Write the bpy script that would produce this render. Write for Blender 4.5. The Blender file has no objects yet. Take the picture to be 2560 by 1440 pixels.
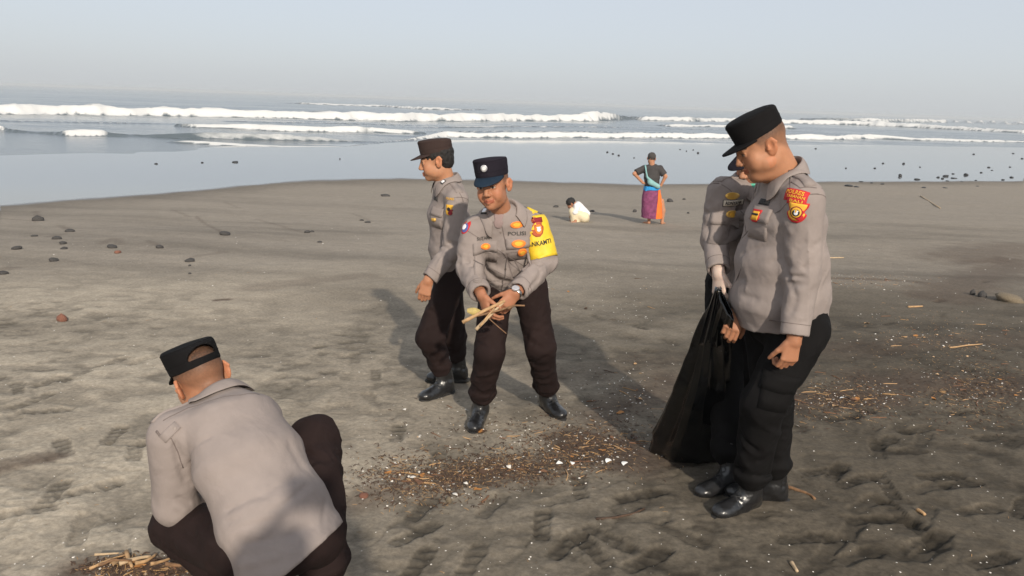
import bpy, bmesh, math, random
import numpy as np
from mathutils import Vector, Matrix
from mathutils.bvhtree import BVHTree

random.seed(7); RNG = np.random.default_rng(7)
sc = bpy.context.scene
col = sc.collection
R = math.radians
def A(*v): return np.array(v, dtype=np.float64)
def nrm(v):
    v = np.asarray(v, float); return v/np.linalg.norm(v)

# ------------------------------------------------------------------ camera
CAM = A(0, 0, 1.70); FPX = 1850.0; PITCH = R(14.1); ROLL = R(2.04)
_r0 = A(1, 0, 0); _u0 = A(0, math.sin(PITCH), math.cos(PITCH)); CF = A(0, math.cos(PITCH), -math.sin(PITCH))
CR = math.cos(ROLL)*_r0 + math.sin(ROLL)*_u0
CU = math.cos(ROLL)*_u0 - math.sin(ROLL)*_r0
cd = bpy.data.cameras.new('camera'); cam = bpy.data.objects.new('camera', cd); col.objects.link(cam)
cd.sensor_width = 36; cd.lens = 36*FPX/2560; cd.clip_start = 0.05; cd.clip_end = 20000
cam.matrix_world = Matrix(((CR[0], CU[0], -CF[0], CAM[0]), (CR[1], CU[1], -CF[1], CAM[1]), (CR[2], CU[2], -CF[2], CAM[2]), (0, 0, 0, 1)))
sc.camera = cam
def ray(px, py): return CF + CR*(px-1280)/FPX - CU*(py-720)/FPX
def at(px, py, Y):
    d = ray(px, py); return CAM + d*(Y/d[1])
def proj(p):
    v = np.asarray(p)-CAM; w = v@CF
    return 1280+FPX*(v@CR)/w, 720-FPX*(v@CU)/w

# ------------------------------------------------------------------ light
SUN_AZ, SUN_EL = R(16.0), R(28.0)       # light travels towards (-sin az, cos az), the sun stands behind the photographer's right shoulder
TO_SUN = A(math.sin(SUN_AZ)*math.cos(SUN_EL), -math.cos(SUN_AZ)*math.cos(SUN_EL), math.sin(SUN_EL))
world = bpy.data.worlds.new('World'); sc.world = world; world.use_nodes = True
wn = world.node_tree; bg = wn.nodes['Background']
sky = wn.nodes.new('ShaderNodeTexSky'); sky.sky_type = 'NISHITA'; sky.sun_disc = False
sky.sun_elevation = SUN_EL; sky.sun_rotation = math.atan2(TO_SUN[0], TO_SUN[1])
sky.altitude = 0; sky.air_density = .7; sky.dust_density = 3.0; sky.ozone_density = 2.0
veil = wn.nodes.new('ShaderNodeMix'); veil.data_type = 'RGBA'; veil.inputs[0].default_value = .72       # thin even overcast over the whole dome
veil.inputs[7].default_value = (5.3, 5.5, 5.65, 1)
wn.links.new(sky.outputs[0], veil.inputs[6]); wn.links.new(veil.outputs[2], bg.inputs[0]); bg.inputs[1].default_value = 0.096
sl = bpy.data.lights.new('sun', 'SUN'); sl.energy = 2.7; sl.angle = R(1.2); sl.color = (1.0, 0.90, 0.76)
so = bpy.data.objects.new('sun', sl); col.objects.link(so)
so.rotation_euler = Vector(TO_SUN).to_track_quat('Z', 'Y').to_euler(); so.location = (0, -5, 8)
vs = sc.view_settings; vs.view_transform = 'Standard'; vs.look = 'None'; vs.exposure = 0.56; vs.gamma = 1; vs.use_curve_mapping = False
sc.cycles.max_bounces = 6; sc.cycles.volume_bounces = 0
try: sc.cycles.use_denoising = True
except Exception: pass

# ------------------------------------------------------------------ noise (numpy)
_perm = np.random.default_rng(3).permutation(512).astype(np.int64)
_perm = np.concatenate([_perm, _perm, _perm])
def _h(ix, iy, iz): return (_perm[(_perm[(_perm[ix & 511]+iy) & 511]+iz) & 511]/255.5-1.0).astype(np.float32)
def vnoise(x, y, z):
    x, y, z = np.broadcast_arrays(np.asarray(x, np.float32), np.asarray(y, np.float32), np.asarray(z, np.float32))
    fx, fy, fz = np.floor(x), np.floor(y), np.floor(z)
    ix, iy, iz = fx.astype(np.int64), fy.astype(np.int64), fz.astype(np.int64)
    x, y, z = x-fx, y-fy, z-fz
    u, v, w = x*x*(3-2*x), y*y*(3-2*y), z*z*(3-2*z)
    def L(a, b, t): return a+(b-a)*t
    return L(L(L(_h(ix, iy, iz), _h(ix+1, iy, iz), u), L(_h(ix, iy+1, iz), _h(ix+1, iy+1, iz), u), v),
             L(L(_h(ix, iy, iz+1), _h(ix+1, iy, iz+1), u), L(_h(ix, iy+1, iz+1), _h(ix+1, iy+1, iz+1), u), v), w)
def fbm(x, y, z=0.0, o=4, g=0.5):
    s = 0; a = 1.0; f = 1.0
    for i in range(o):
        s = s+a*vnoise(np.asarray(x)*f+i*17.3, np.asarray(y)*f+i*9.1, np.asarray(z)*f+i*5.7); a *= g; f *= 2.03
    return s
def sstep(a, b, x):
    t = np.clip((np.asarray(x, float)-a)/(b-a), 0, 1); return t*t*(3-2*t)

# ------------------------------------------------------------------ object helpers
def tag(o, label=None, cat=None, group=None, kind=None):
    if label: o['label'] = label
    if cat: o['category'] = cat
    if group: o['group'] = group
    if kind: o['kind'] = kind
    return o
def empty(name, loc, label=None, cat=None, group=None):
    o = bpy.data.objects.new(name, None); col.objects.link(o); o.location = loc; o.empty_display_size = .1
    return tag(o, label, cat, group)
def link(name, me, mat, parent=None):
    o = bpy.data.objects.new(name, me); col.objects.link(o)
    if mat is not None: me.materials.append(mat)
    if parent is not None:
        o.parent = parent
        o.matrix_parent_inverse = Matrix.Translation(-world_loc(parent))
    return o
def world_loc(o):
    v = Vector((0, 0, 0))
    if o.parent is None: return Vector(o.location)
    return v if o.type == 'MESH' else Vector(o.location)
def mesh_np(name, V, F, smooth=True, cols=None):
    """V (n,3), F (m,k) int array of equal-size faces"""
    V = np.asarray(V, np.float32); F = np.asarray(F, np.int32)
    me = bpy.data.meshes.new(name); k = F.shape[1]
    me.vertices.add(len(V)); me.vertices.foreach_set('co', V.ravel())
    me.loops.add(F.size); me.loops.foreach_set('vertex_index', F.ravel())
    me.polygons.add(len(F)); me.polygons.foreach_set('loop_start', np.arange(0, F.size, k, dtype=np.int32))
    me.polygons.foreach_set('use_smooth', np.full(len(F), smooth, dtype=bool))
    if cols is not None:
        at_ = me.attributes.new('Col', 'FLOAT_COLOR', 'POINT')
        c4 = np.ones((len(V), 4), np.float32); c4[:, :cols.shape[1]] = cols
        at_.data.foreach_set('color', c4.ravel())
    me.update(calc_edges=True); me.validate()
    return me
def mesh_py(name, V, F, smooth=True):
    me = bpy.data.meshes.new(name); me.from_pydata([tuple(map(float, v)) for v in V], [], [tuple(map(int, f)) for f in F])
    me.polygons.foreach_set('use_smooth', [smooth]*len(me.polygons)); me.update(); return me

# ------------------------------------------------------------------ signed distance sculpting
class Grid:
    def __init__(s, lo, hi, h):
        s.lo = np.asarray(lo, float); s.h = h
        s.n = np.maximum(4, np.ceil((np.asarray(hi)-s.lo)/h).astype(int)+1)
        s.ax = [(s.lo[i]+np.arange(s.n[i])*h).astype(np.float32) for i in range(3)]
        s.D = np.full(tuple(s.n), 0.5, np.float32)
    def box(s, lo, hi):
        a = np.clip(np.floor((np.asarray(lo)-s.lo)/s.h).astype(int), 0, s.n); b = np.clip(np.ceil((np.asarray(hi)-s.lo)/s.h).astype(int)+1, 0, s.n)
        if (b <= a).any(): return None
        sl_ = tuple(slice(a[i], b[i]) for i in range(3))
        return sl_, s.ax[0][sl_[0]][:, None, None], s.ax[1][sl_[1]][None, :, None], s.ax[2][sl_[2]][None, None, :]
    def put(s, sl_, d, k, op):
        D = s.D[sl_]
        if op == 'u':
            if k <= 0: s.D[sl_] = np.minimum(D, d)
            else:
                h = np.maximum(k-np.abs(D-d), 0)/k; s.D[sl_] = np.minimum(D, d)-h*h*k*.25
        elif op == 's':
            d = -d
            if k <= 0: s.D[sl_] = np.maximum(D, d)
            else:
                h = np.maximum(k-np.abs(D-d), 0)/k; s.D[sl_] = np.maximum(D, d)+h*h*k*.25
    def cone(s, a, b, ra, rb, k=.02, op='u', cut=None):
        a = np.asarray(a, float); b = np.asarray(b, float); m = max(ra, rb)+k+s.h*3
        bx = s.box(np.minimum(a, b)-m, np.maximum(a, b)+m)
        if bx is None: return s
        sl_, X, Y, Z = bx; ab = b-a; L2 = max(float(ab@ab), 1e-9)
        X = X-a[0]; Y = Y-a[1]; Z = Z-a[2]
        t = np.clip((X*ab[0]+Y*ab[1]+Z*ab[2])/L2, 0, 1)
        d = np.sqrt((X-t*ab[0])**2+(Y-t*ab[1])**2+(Z-t*ab[2])**2)-(ra+(rb-ra)*t)
        if cut is not None:
            for (c, n) in cut:
                d = np.maximum(d, (X+a[0]-c[0])*n[0]+(Y+a[1]-c[1])*n[1]+(Z+a[2]-c[2])*n[2])
        s.put(sl_, d.astype(np.float32), k, op); return s
    def eseg(s, a, b, side, ra, rb, k=.03, op='u', rz=None, cut=None):
        a = np.asarray(a, float); b = np.asarray(b, float); w = b-a; L = np.linalg.norm(w); w = w/L
        sd = np.asarray(side, float); sd = nrm(sd-w*(sd@w)); f = np.cross(w, sd)
        mr = max(ra+rb); m = mr+k+s.h*3
        bx = s.box(np.minimum(a, b)-m, np.maximum(a, b)+m)
        if bx is None: return s
        sl_, X, Y, Z = bx; X = X-a[0]; Y = Y-a[1]; Z = Z-a[2]
        lx = X*sd[0]+Y*sd[1]+Z*sd[2]; ly = X*f[0]+Y*f[1]+Z*f[2]; lz = X*w[0]+Y*w[1]+Z*w[2]
        t = np.clip(lz/L, 0, 1); ez = lz-t*L; rx = ra[0]+(rb[0]-ra[0])*t; ry = ra[1]+(rb[1]-ra[1])*t
        r3 = rz if rz is not None else min(ra+rb)*.6
        k0 = np.sqrt((lx/rx)**2+(ly/ry)**2+(ez/r3)**2)+1e-6
        k1 = np.sqrt((lx/rx**2)**2+(ly/ry**2)**2+(ez/r3**2)**2)+1e-6
        d = k0*(k0-1)/k1
        if cut is not None:
            for (c, n) in cut:
                d = np.maximum(d, (X+a[0]-c[0])*n[0]+(Y+a[1]-c[1])*n[1]+(Z+a[2]-c[2])*n[2])
        s.put(sl_, d.astype(np.float32), k, op); return s
    def ell(s, c, r, M=None, k=.02, op='u'):
        """ellipsoid; M rows = local axes"""
        c = np.asarray(c, float); m = max(r)+k+s.h*3
        bx = s.box(c-m, c+m)
        if bx is None: return s
        sl_, X, Y, Z = bx; X = X-c[0]; Y = Y-c[1]; Z = Z-c[2]
        if M is None: q = (X, Y, Z)
        else: q = [X*M[i][0]+Y*M[i][1]+Z*M[i][2] for i in range(3)]
        k0 = np.sqrt((q[0]/r[0])**2+(q[1]/r[1])**2+(q[2]/r[2])**2)+1e-6
        k1 = np.sqrt((q[0]/r[0]**2)**2+(q[1]/r[1]**2)**2+(q[2]/r[2]**2)**2)+1e-6
        s.put(sl_, (k0*(k0-1)/k1).astype(np.float32), k, op); return s
    def fold(s, a, b, amp, w):
        """raise (amp>0) or sink (amp<0) a soft crease along a segment"""
        a = np.asarray(a, float); b = np.asarray(b, float); m = 3*w
        bx = s.box(np.minimum(a, b)-m, np.maximum(a, b)+m)
        if bx is None: return s
        sl_, X, Y, Z = bx; ab = b-a; L2 = max(float(ab@ab), 1e-9); X = X-a[0]; Y = Y-a[1]; Z = Z-a[2]
        t = (X*ab[0]+Y*ab[1]+Z*ab[2])/L2; tc = np.clip(t, 0, 1)
        q = (X-tc*ab[0])**2+(Y-tc*ab[1])**2+(Z-tc*ab[2])**2
        s.D[sl_] -= (amp*np.exp(-q/(w*w))*np.clip(1.15-np.abs(2*tc-1)**3, 0, 1)).astype(np.float32); return s
    def noise(s, amp, freq, seed=0, stretch=(1, 1, 1)):
        X, Y, Z = np.meshgrid(*s.ax, indexing='ij')
        m = np.abs(s.D) < 4*s.h+amp*2
        n = fbm(X[m]*freq*stretch[0]+seed, Y[m]*freq*stretch[1]+seed*2.3, Z[m]*freq*stretch[2]+seed*.7, o=3)
        s.D[m] -= amp*n; return s
    def ridge(s, amp, freq, d, stretch=.22, seed=0, sharp=2.5):
        """drapery: long ridges running along direction d"""
        d = nrm(d); e1 = nrm(np.cross(d, A(.37, .61, .7))); e2 = np.cross(d, e1)
        m = np.argwhere(np.abs(s.D) < 4*s.h+amp*2); P = s.lo+m*s.h
        wv = fbm(P[:, 0]*3+seed, P[:, 1]*3, P[:, 2]*3, o=2)*.35
        n = fbm(P@e1*freq+wv+seed*3.7, P@e2*freq+wv, P@d*freq*stretch+seed, o=2, g=.4)
        r_ = np.clip(1-np.abs(n)*1.6, 0, 1)**sharp
        msk = sstep(-.5, .5, fbm(P[:, 0]*4+seed*2, P[:, 1]*4, P[:, 2]*4, o=2))
        s.D[tuple(m.T)] -= (amp*(r_-.25)*(.25+.75*msk)).astype(np.float32); return s
    def pxfolds(s, L):
        """creases where the photograph shows them: found on the surface first, then pressed in"""
        if not L: return s
        V, F = surface_nets(s.D[::2, ::2, ::2]); V = s.lo+V*s.h*2; bv = bvh_of(V, F)
        for (pts, amp, w) in L:
            q = [pick(bv, *p)[0] for p in pts]; q = [p for p in q if p is not None]
            for a, b in zip(q, q[1:]):
                if np.linalg.norm(a-b) < .4: s.fold(a, b, amp, w)
        return s
    def surf(s, smooth=1):
        V, F = surface_nets(s.D); V = s.lo+V*s.h
        for i in range(smooth): V = lap(V, F, .5)
        return V, F
def surface_nets(D):
    ins = D < 0
    c = np.zeros(tuple(np.array(D.shape)-1), np.int8)
    for dx in (0, 1):
        for dy in (0, 1):
            for dz in (0, 1):
                c += ins[dx:dx+c.shape[0], dy:dy+c.shape[1], dz:dz+c.shape[2]]
    cells = np.argwhere((c > 0) & (c < 8))
    idx = np.full(c.shape, -1, np.int32); idx[tuple(cells.T)] = np.arange(len(cells))
    P = np.zeros((len(cells), 3)); N = np.zeros(len(cells))
    corners = [(0, 0, 0), (1, 0, 0), (0, 1, 0), (1, 1, 0), (0, 0, 1), (1, 0, 1), (0, 1, 1), (1, 1, 1)]
    val = [D[cells[:, 0]+x, cells[:, 1]+y, cells[:, 2]+z].astype(float) for x, y, z in corners]
    for i in range(8):
        for j in range(i+1, 8):
            a, b = np.array(corners[i]), np.array(corners[j])
            if np.abs(a-b).sum() != 1: continue
            m = (val[i] < 0) != (val[j] < 0)
            t = val[i][m]/(val[i][m]-val[j][m])
            P[m] += a+t[:, None]*(b-a); N[m] += 1
    V = cells+P/N[:, None]
    Q = []
    for axis in range(3):
        u, w = (axis+1) % 3, (axis+2) % 3
        s0 = [slice(None)]*3; s1 = [slice(None)]*3
        s0[axis] = slice(0, -1); s1[axis] = slice(1, None)
        a, b = ins[tuple(s0)], ins[tuple(s1)]
        e = np.argwhere(a != b)
        e = e[(e[:, u] > 0) & (e[:, w] > 0) & (e[:, u] < D.shape[u]-1) & (e[:, w] < D.shape[w]-1)]
        flip = ins[tuple(e.T)]
        def ci(du, dw):
            q = e.copy(); q[:, u] += du; q[:, w] += dw; return idx[tuple(q.T)]
        f = np.stack([ci(-1, -1), ci(0, -1), ci(0, 0), ci(-1, 0)], 1)
        f[~flip] = f[~flip][:, ::-1]
        Q.append(f)
    return V, np.concatenate(Q)
def lap(V, F, f):
    n = len(V); S = np.zeros((n, 3)); C = np.zeros(n)
    k = F.shape[1]
    for i in range(k):
        a, b = F[:, i], F[:, (i+1) % k]
        for (p, q) in ((a, b), (b, a)):
            for d in range(3): S[:, d] += np.bincount(p, weights=V[q, d], minlength=n)
            C += np.bincount(p, minlength=n)
    return V+(S/np.maximum(C, 1)[:, None]-V)*f

def bvh_of(V, F): return BVHTree.FromPolygons([tuple(v) for v in V], [tuple(int(i) for i in f) for f in F])

def pick(bvh, px, py):
    h = bvh.ray_cast(Vector(CAM), Vector(nrm(ray(px, py))))
    return (A(*h[0]), A(*h[1])) if h[0] is not None else (None, None)
# ---- cloth pieces laid on a surface
def hitpt(bvh, p, n, off, back=.25):
    h = bvh.ray_cast(Vector(p+n*back), Vector(-n), back+.25)
    if h[0] is None:
        h = bvh.find_nearest(Vector(p))
        if h[0] is None: return p, n
    q = A(*h[0]); hn = A(*h[1])
    if hn@n < 0: hn = n
    hn = nrm(hn*.5+n*.5)
    return q+hn*off, hn
def rows_rect(w, h, n=4): return [(v, -w/2, w/2) for v in np.linspace(h/2, -h/2, n)]
def rows_oval(w, h, n=9): return [(h/2*math.cos(t), -w/2*math.sin(t)-1e-4, w/2*math.sin(t)+1e-4) for t in np.linspace(.12, math.pi-.12, n)]
def rows_shield(w, h, n=10):
    out = []
    for i in range(n):
        s_ = i/(n-1); y = h/2-s_*h
        ww = w/2*(1.0 if s_ < .12 else (.86+.14*math.cos((s_-.12)*9) if s_ < .55 else max(.05, math.sqrt(max(0, 1-((s_-.5)/.52)**2)))))
        out.append((y, -ww, ww))
    return out
def patch(bvh, O, n, up, rows, thick, mat, name, parent, nx=7, arch=0.0, sink=.0025):
    n = nrm(n); up = nrm(np.asarray(up)-n*(np.asarray(up)@n)); rt = np.cross(up, n)
    top = []; bot = []
    for (v, x0, x1) in rows:
        for i in range(nx):
            x = x0+(x1-x0)*i/(nx-1)
            q, hn = hitpt(bvh, O+rt*x+up*(v-arch*x*x), n, 0)
            top.append(q+hn*thick); bot.append(q-hn*sink)
    m = len(rows); V = top+bot; F = []; k = len(top)
    for j in range(m-1):
        for i in range(nx-1):
            a = j*nx+i; F.append((a, a+nx, a+nx+1, a+1))
    rim = [i for i in range(nx)]+[j*nx+nx-1 for j in range(1, m)]+[(m-1)*nx+i for i in range(nx-2, -1, -1)]+[j*nx for j in range(m-2, 0, -1)]
    for a, b in zip(rim, rim[1:]+rim[:1]): F.append((a, b, b+k, a+k))
    me = mesh_py(name, V, F, True); return link(name, me, mat, parent)
def strip(bvh, pts, n, w, thick, mat, name, parent):
    """thin band along world points pressed onto a surface; n = one outward direction or one per point"""
    V = []; F = []; m = len(pts)
    for i, p in enumerate(pts):
        d = nrm(pts[min(i+1, m-1)]-pts[max(i-1, 0)]); nn = nrm(n[i] if isinstance(n, list) else n); s_ = nrm(np.cross(d, nn))
        for q in (-1, 1):
            h, hn = hitpt(bvh, p+s_*q*w/2, nn, 0); V += [h+hn*thick, h-hn*.002]
    for i in range(m-1):
        a = i*4; b = a+4
        F += [(a, a+2, b+2, b), (a+1, a, b, b+1), (a+2, a+3, b+3, b+2)]
    F += [(0, 1, 3, 2), (4*m-4, 4*m-2, 4*m-1, 4*m-3)]
    return link(name, mesh_py(name, V, F, True), mat, parent)
def text_on(bvh, txt, O, n, up, size, mat, name, parent, off=.003, width=None, arch=0.0):
    cu = bpy.data.curves.new('text', 'FONT'); cu.body = txt; cu.size = size; cu.align_x = 'CENTER'; cu.align_y = 'CENTER'; cu.resolution_u = 2
    cu.offset = size*.02
    o = bpy.data.objects.new('text', cu); col.objects.link(o)
    dg = bpy.context.evaluated_depsgraph_get(); me0 = bpy.data.meshes.new_from_object(o.evaluated_get(dg))
    bpy.data.objects.remove(o); bpy.data.curves.remove(cu)
    vs_ = np.array([v.co[:] for v in me0.vertices]); fs = [tuple(p.vertices) for p in me0.polygons]; bpy.data.meshes.remove(me0)
    if width: vs_[:, 0] *= width/(vs_[:, 0].max()-vs_[:, 0].min())
    n = nrm(n); up = nrm(np.asarray(up)-n*(np.asarray(up)@n)); rt = np.cross(up, n)
    V = []
    for v in vs_:
        q, hn = hitpt(bvh, O+rt*v[0]+up*(v[1]-arch*v[0]**2), n, off); V.append(q)
    return link(name, mesh_py(name, V, fs, False), mat, parent)
# ------------------------------------------------------------------ materials
def mat(name, color=(.5, .5, .5), rough=.7, spec=.5, metal=0, **kw):
    m = bpy.data.materials.new(name); m.use_nodes = True; b = m.node_tree.nodes['Principled BSDF']
    b.inputs['Base Color'].default_value = (*color, 1); b.inputs['Roughness'].default_value = rough
    b.inputs['Specular IOR Level'].default_value = spec; b.inputs['Metallic'].default_value = metal
    for k, v in kw.items():
        if k == 'sheen': b.inputs['Sheen Weight'].default_value = v
        if k == 'sss':
            b.inputs['Subsurface Weight'].default_value = v; b.inputs['Subsurface Radius'].default_value = (.008, .003, .0015); b.inputs['Subsurface Scale'].default_value = 1.0
        if k == 'coat': b.inputs['Coat Weight'].default_value = v; b.inputs['Coat Roughness'].default_value = .25
    return m
def N(m, t, **kw):
    n = m.node_tree.nodes.new(t)
    for k, v in kw.items():
        if k in n.inputs: n.inputs[k].default_value = v
        else: setattr(n, k, v)
    return n
def LK(m, a, b): m.node_tree.links.new(a, b)
def BS(m): return m.node_tree.nodes['Principled BSDF']
def vary(m, scale=8, amt=.18, bump=0.0, bscale=600, detail=4, coord='Object', bdist=.002):
    """cloud-like colour variation of the thing's own dye or dirt plus fine relief"""
    b = BS(m); c = b.inputs['Base Color'].default_value[:]
    tc = N(m, 'ShaderNodeTexCoord'); no = N(m, 'ShaderNodeTexNoise', Scale=scale, Detail=detail, Roughness=.6)
    LK(m, tc.outputs[coord], no.inputs['Vector'])
    r = N(m, 'ShaderNodeValToRGB'); e = r.color_ramp.elements
    e[0].position = .3; e[1].position = .7
    e[0].color = (*[x*(1-amt) for x in c[:3]], 1); e[1].color = (*[min(1, x*(1+amt)) for x in c[:3]], 1)
    LK(m, no.outputs['Fac'], r.inputs[0]); LK(m, r.outputs[0], b.inputs['Base Color'])
    if bump:
        n2 = N(m, 'ShaderNodeTexNoise', Scale=bscale, Detail=3); LK(m, tc.outputs[coord], n2.inputs['Vector'])
        bp = N(m, 'ShaderNodeBump', Strength=bump, Distance=bdist); LK(m, n2.outputs['Fac'], bp.inputs['Height']); LK(m, bp.outputs[0], b.inputs['Normal'])
    return m
def cloth(name, color, rough=.85, amt=.10, bump=.25, sheen=.15, spec=.25, crease=.55):
    """woven twill with soft crumple relief"""
    m = vary(mat(name, color, rough, spec), 7, amt)
    b = BS(m); tc = N(m, 'ShaderNodeTexCoord')
    n1 = N(m, 'ShaderNodeTexNoise', Scale=14, Detail=3, Distortion=.6); n2 = N(m, 'ShaderNodeTexNoise', Scale=900, Detail=2)
    LK(m, tc.outputs['Object'], n1.inputs['Vector']); LK(m, tc.outputs['Object'], n2.inputs['Vector'])
    b1 = N(m, 'ShaderNodeBump', Strength=bump, Distance=.02); b2 = N(m, 'ShaderNodeBump', Strength=.25, Distance=.001)
    LK(m, n1.outputs['Fac'], b1.inputs['Height']); LK(m, n2.outputs['Fac'], b2.inputs['Height'])
    mp = N(m, 'ShaderNodeMapping'); mp.inputs['Scale'].default_value = (1, 1, .45); mp.inputs['Rotation'].default_value = (.3, .5, .2); LK(m, tc.outputs['Object'], mp.inputs[0])
    n3 = N(m, 'ShaderNodeTexNoise', Scale=5.5, Detail=2.5, Distortion=.5); n3.noise_type = 'RIDGED_MULTIFRACTAL'; LK(m, mp.outputs[0], n3.inputs['Vector'])
    b3 = N(m, 'ShaderNodeBump', Strength=crease, Distance=.012); LK(m, n3.outputs['Fac'], b3.inputs['Height']); LK(m, b3.outputs[0], b1.inputs['Normal'])
    LK(m, b1.outputs[0], b2.inputs['Normal']); LK(m, b2.outputs[0], b.inputs['Normal'])
    return m
M = {}
M['shirt'] = cloth('uniform_shirt', (.262, .222, .206))
M['shirt_seam'] = cloth('shirt_seam', (.16, .13, .12))
M['undershirt'] = cloth('undershirt', (.27, .20, .19))
M['trouser_brown'] = cloth('trouser_brown', (.019, .0115, .0108), .85, .2, spec=.12)
M['trouser_black'] = cloth('trouser_black', (.0065, .0060, .0062), .85, .2, spec=.12)
M['cap_brown'] = cloth('cap_brown', (.044, .029, .026), .9, .12, .1, spec=.12, crease=.05)
M['cap_black'] = cloth('cap_black', (.008, .0075, .008), .9, .2, .08, spec=.1, crease=.05)
M['cap_navy'] = cloth('cap_navy', (.017, .0145, .021), .9, .15, .08, spec=.1, crease=.05)
M['brim_navy'] = cloth('brim_navy', (.012, .024, .042), .7, .15, .08, spec=.15, crease=.05)
M['leather'] = vary(mat('boot_leather', (.012, .012, .013), .32, .6, coat=.3), 25, .4, .35, 90, bdist=.004)
M['rubber'] = vary(mat('boot_sole', (.018, .017, .016), .75), 60, .4, .3, 200)
M['lace'] = mat('boot_lace', (.02, .02, .02), .7)
M['red'] = mat('embroidery_red', (.50, .018, .022), .75); M['dkred'] = mat('embroidery_dark_red', (.22, .01, .02), .8)
M['yellow'] = mat('embroidery_yellow', (.78, .42, .04), .75); M['orange'] = mat('embroidery_orange', (.80, .22, .03), .75)
M['black'] = mat('print_black', (.012, .012, .014), .7); M['dark_grey'] = mat('print_grey', (.06, .055, .05), .8)
M['white'] = mat('badge_white', (.75, .75, .76), .5); M['silver'] = mat('badge_silver', (.75, .75, .78), .3, .5, .7)
M['gold'] = mat('badge_gold', (.75, .45, .10), .4, .5, .5)
M['armband'] = vary(mat('armband_yellow', (.72, .50, .025), .6), 18, .1, .2, 60, bdist=.01)
M['brick'] = mat('embroidery_brick', (.42, .09, .035), .8)
M['blue_patch'] = mat('embroidery_blue', (.08, .10, .30), .8); M['name_tag'] = mat('name_strip', (.52, .45, .36), .8)
M['steel'] = mat('watch_steel', (.72, .72, .70), .22, .6, 1.0); M['mask_green'] = cloth('face_mask_green', (.12, .50, .36), .8)
M['button'] = mat('shirt_button', (.22, .18, .16), .5)
def skin_mat(name, base, rough=.58):
    m = mat(name, base, rough, .32, sss=.12); b = BS(m)
    a = N(m, 'ShaderNodeVertexColor'); a.layer_name = 'Col'
    tc = N(m, 'ShaderNodeTexCoord'); no = N(m, 'ShaderNodeTexNoise', Scale=45, Detail=4)
    LK(m, tc.outputs['Object'], no.inputs['Vector'])
    r = N(m, 'ShaderNodeValToRGB'); r.color_ramp.elements[0].color = (.84, .80, .78, 1); r.color_ramp.elements[1].color = (1.1, 1.08, 1.06, 1)
    LK(m, no.outputs['Fac'], r.inputs[0])
    mx = N(m, 'ShaderNodeMix', data_type='RGBA', blend_type='MULTIPLY'); mx.inputs[0].default_value = 1.0
    LK(m, a.outputs['Color'], mx.inputs[6]); LK(m, r.outputs[0], mx.inputs[7]); LK(m, mx.outputs[2], b.inputs['Base Color'])
    n2 = N(m, 'ShaderNodeTexNoise', Scale=420, Detail=2); LK(m, tc.outputs['Object'], n2.inputs['Vector'])
    bp = N(m, 'ShaderNodeBump', Strength=.12, Distance=.002); LK(m, n2.outputs['Fac'], bp.inputs['Height']); LK(m, bp.outputs[0], b.inputs['Normal'])
    return m
M['skin'] = skin_mat('skin', (.4, .2, .12))
M['hair'] = vary(mat('hair_black', (.012, .010, .009), .55, .4), 60, .4, .8, 260, bdist=.006)
# ------------------------------------------------------------------ lie of the land
def gz(x, y):
    z = .1-.0575*np.asarray(y, float)+.012*np.asarray(x, float)*np.clip((np.asarray(y, float)-4)/13, 0, 1)
    k = .12; m = -1.25; return m+k*np.logaddexp(0, (z-m)/k)
def gpt(px, py):
    """the point of the beach seen at a place of the photograph"""
    d = ray(px, py); lo, hi = .3, 400.
    for i in range(50):
        m = (lo+hi)/2; p = CAM+d*m
        if p[2] > gz(p[0], p[1]): lo = m
        else: hi = m
    return CAM+d*lo
UPZ = A(0, 0, .098)
# ------------------------------------------------------------------ beach
SHORE = np.array([gpt(*p)[:2] for p in ((0, 515), (250, 498), (500, 477), (760, 453), (1000, 447), (1280, 454), (1600, 463), (1800, 460), (2100, 455), (2560, 454))])
SH_U = SHORE[:, 0]/SHORE[:, 1]
def shore_y(x, y):
    u = np.asarray(x)/np.maximum(np.asarray(y), .5); return np.interp(u, SH_U, SHORE[:, 1], left=SHORE[0, 1]*.93, right=SHORE[-1, 1]*1.05)
def axis_cols():
    a = np.arange(-.80, .8001, .0037); o = [-60, -30, -14, -8, -5, -3.4, -2.5, -2, -1.6, -1.35, -1.15, -1.02, -.94, -.88, -.84]
    return np.concatenate([o, a, -np.array(o[::-1])])
U = axis_cols()
yr = [1.12]
while yr[-1] < 75: yr.append(yr[-1]*1.0050)
YR = np.concatenate([[-40, -22, -12, -7, -4, -2.4, -1.2, -.4, .2, .6, .85, 1.0], yr, [90, 120, 200, 400]])
GY, GU = np.meshgrid(YR, U, indexing='ij'); GX = GU*np.maximum(GY, 1.12)
PRINTS = []
rp = random.Random(11)
def steps(px0, py0, px1, py1, n, jit=.10):
    a, b = gpt(px0, py0)[:2], gpt(px1, py1)[:2]; d = nrm(b-a); s_ = A(-d[1], d[0])
    for i in range(n):
        q = a+(b-a)*(i+.5)/n+s_*(.09 if i % 2 else -.09)+A(rp.uniform(-jit, jit), rp.uniform(-jit, jit))
        PRINTS.append((q[0], q[1], math.atan2(d[1], d[0])+rp.uniform(-.25, .25), rp.uniform(.010, .022), rp.random() < .5))
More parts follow.
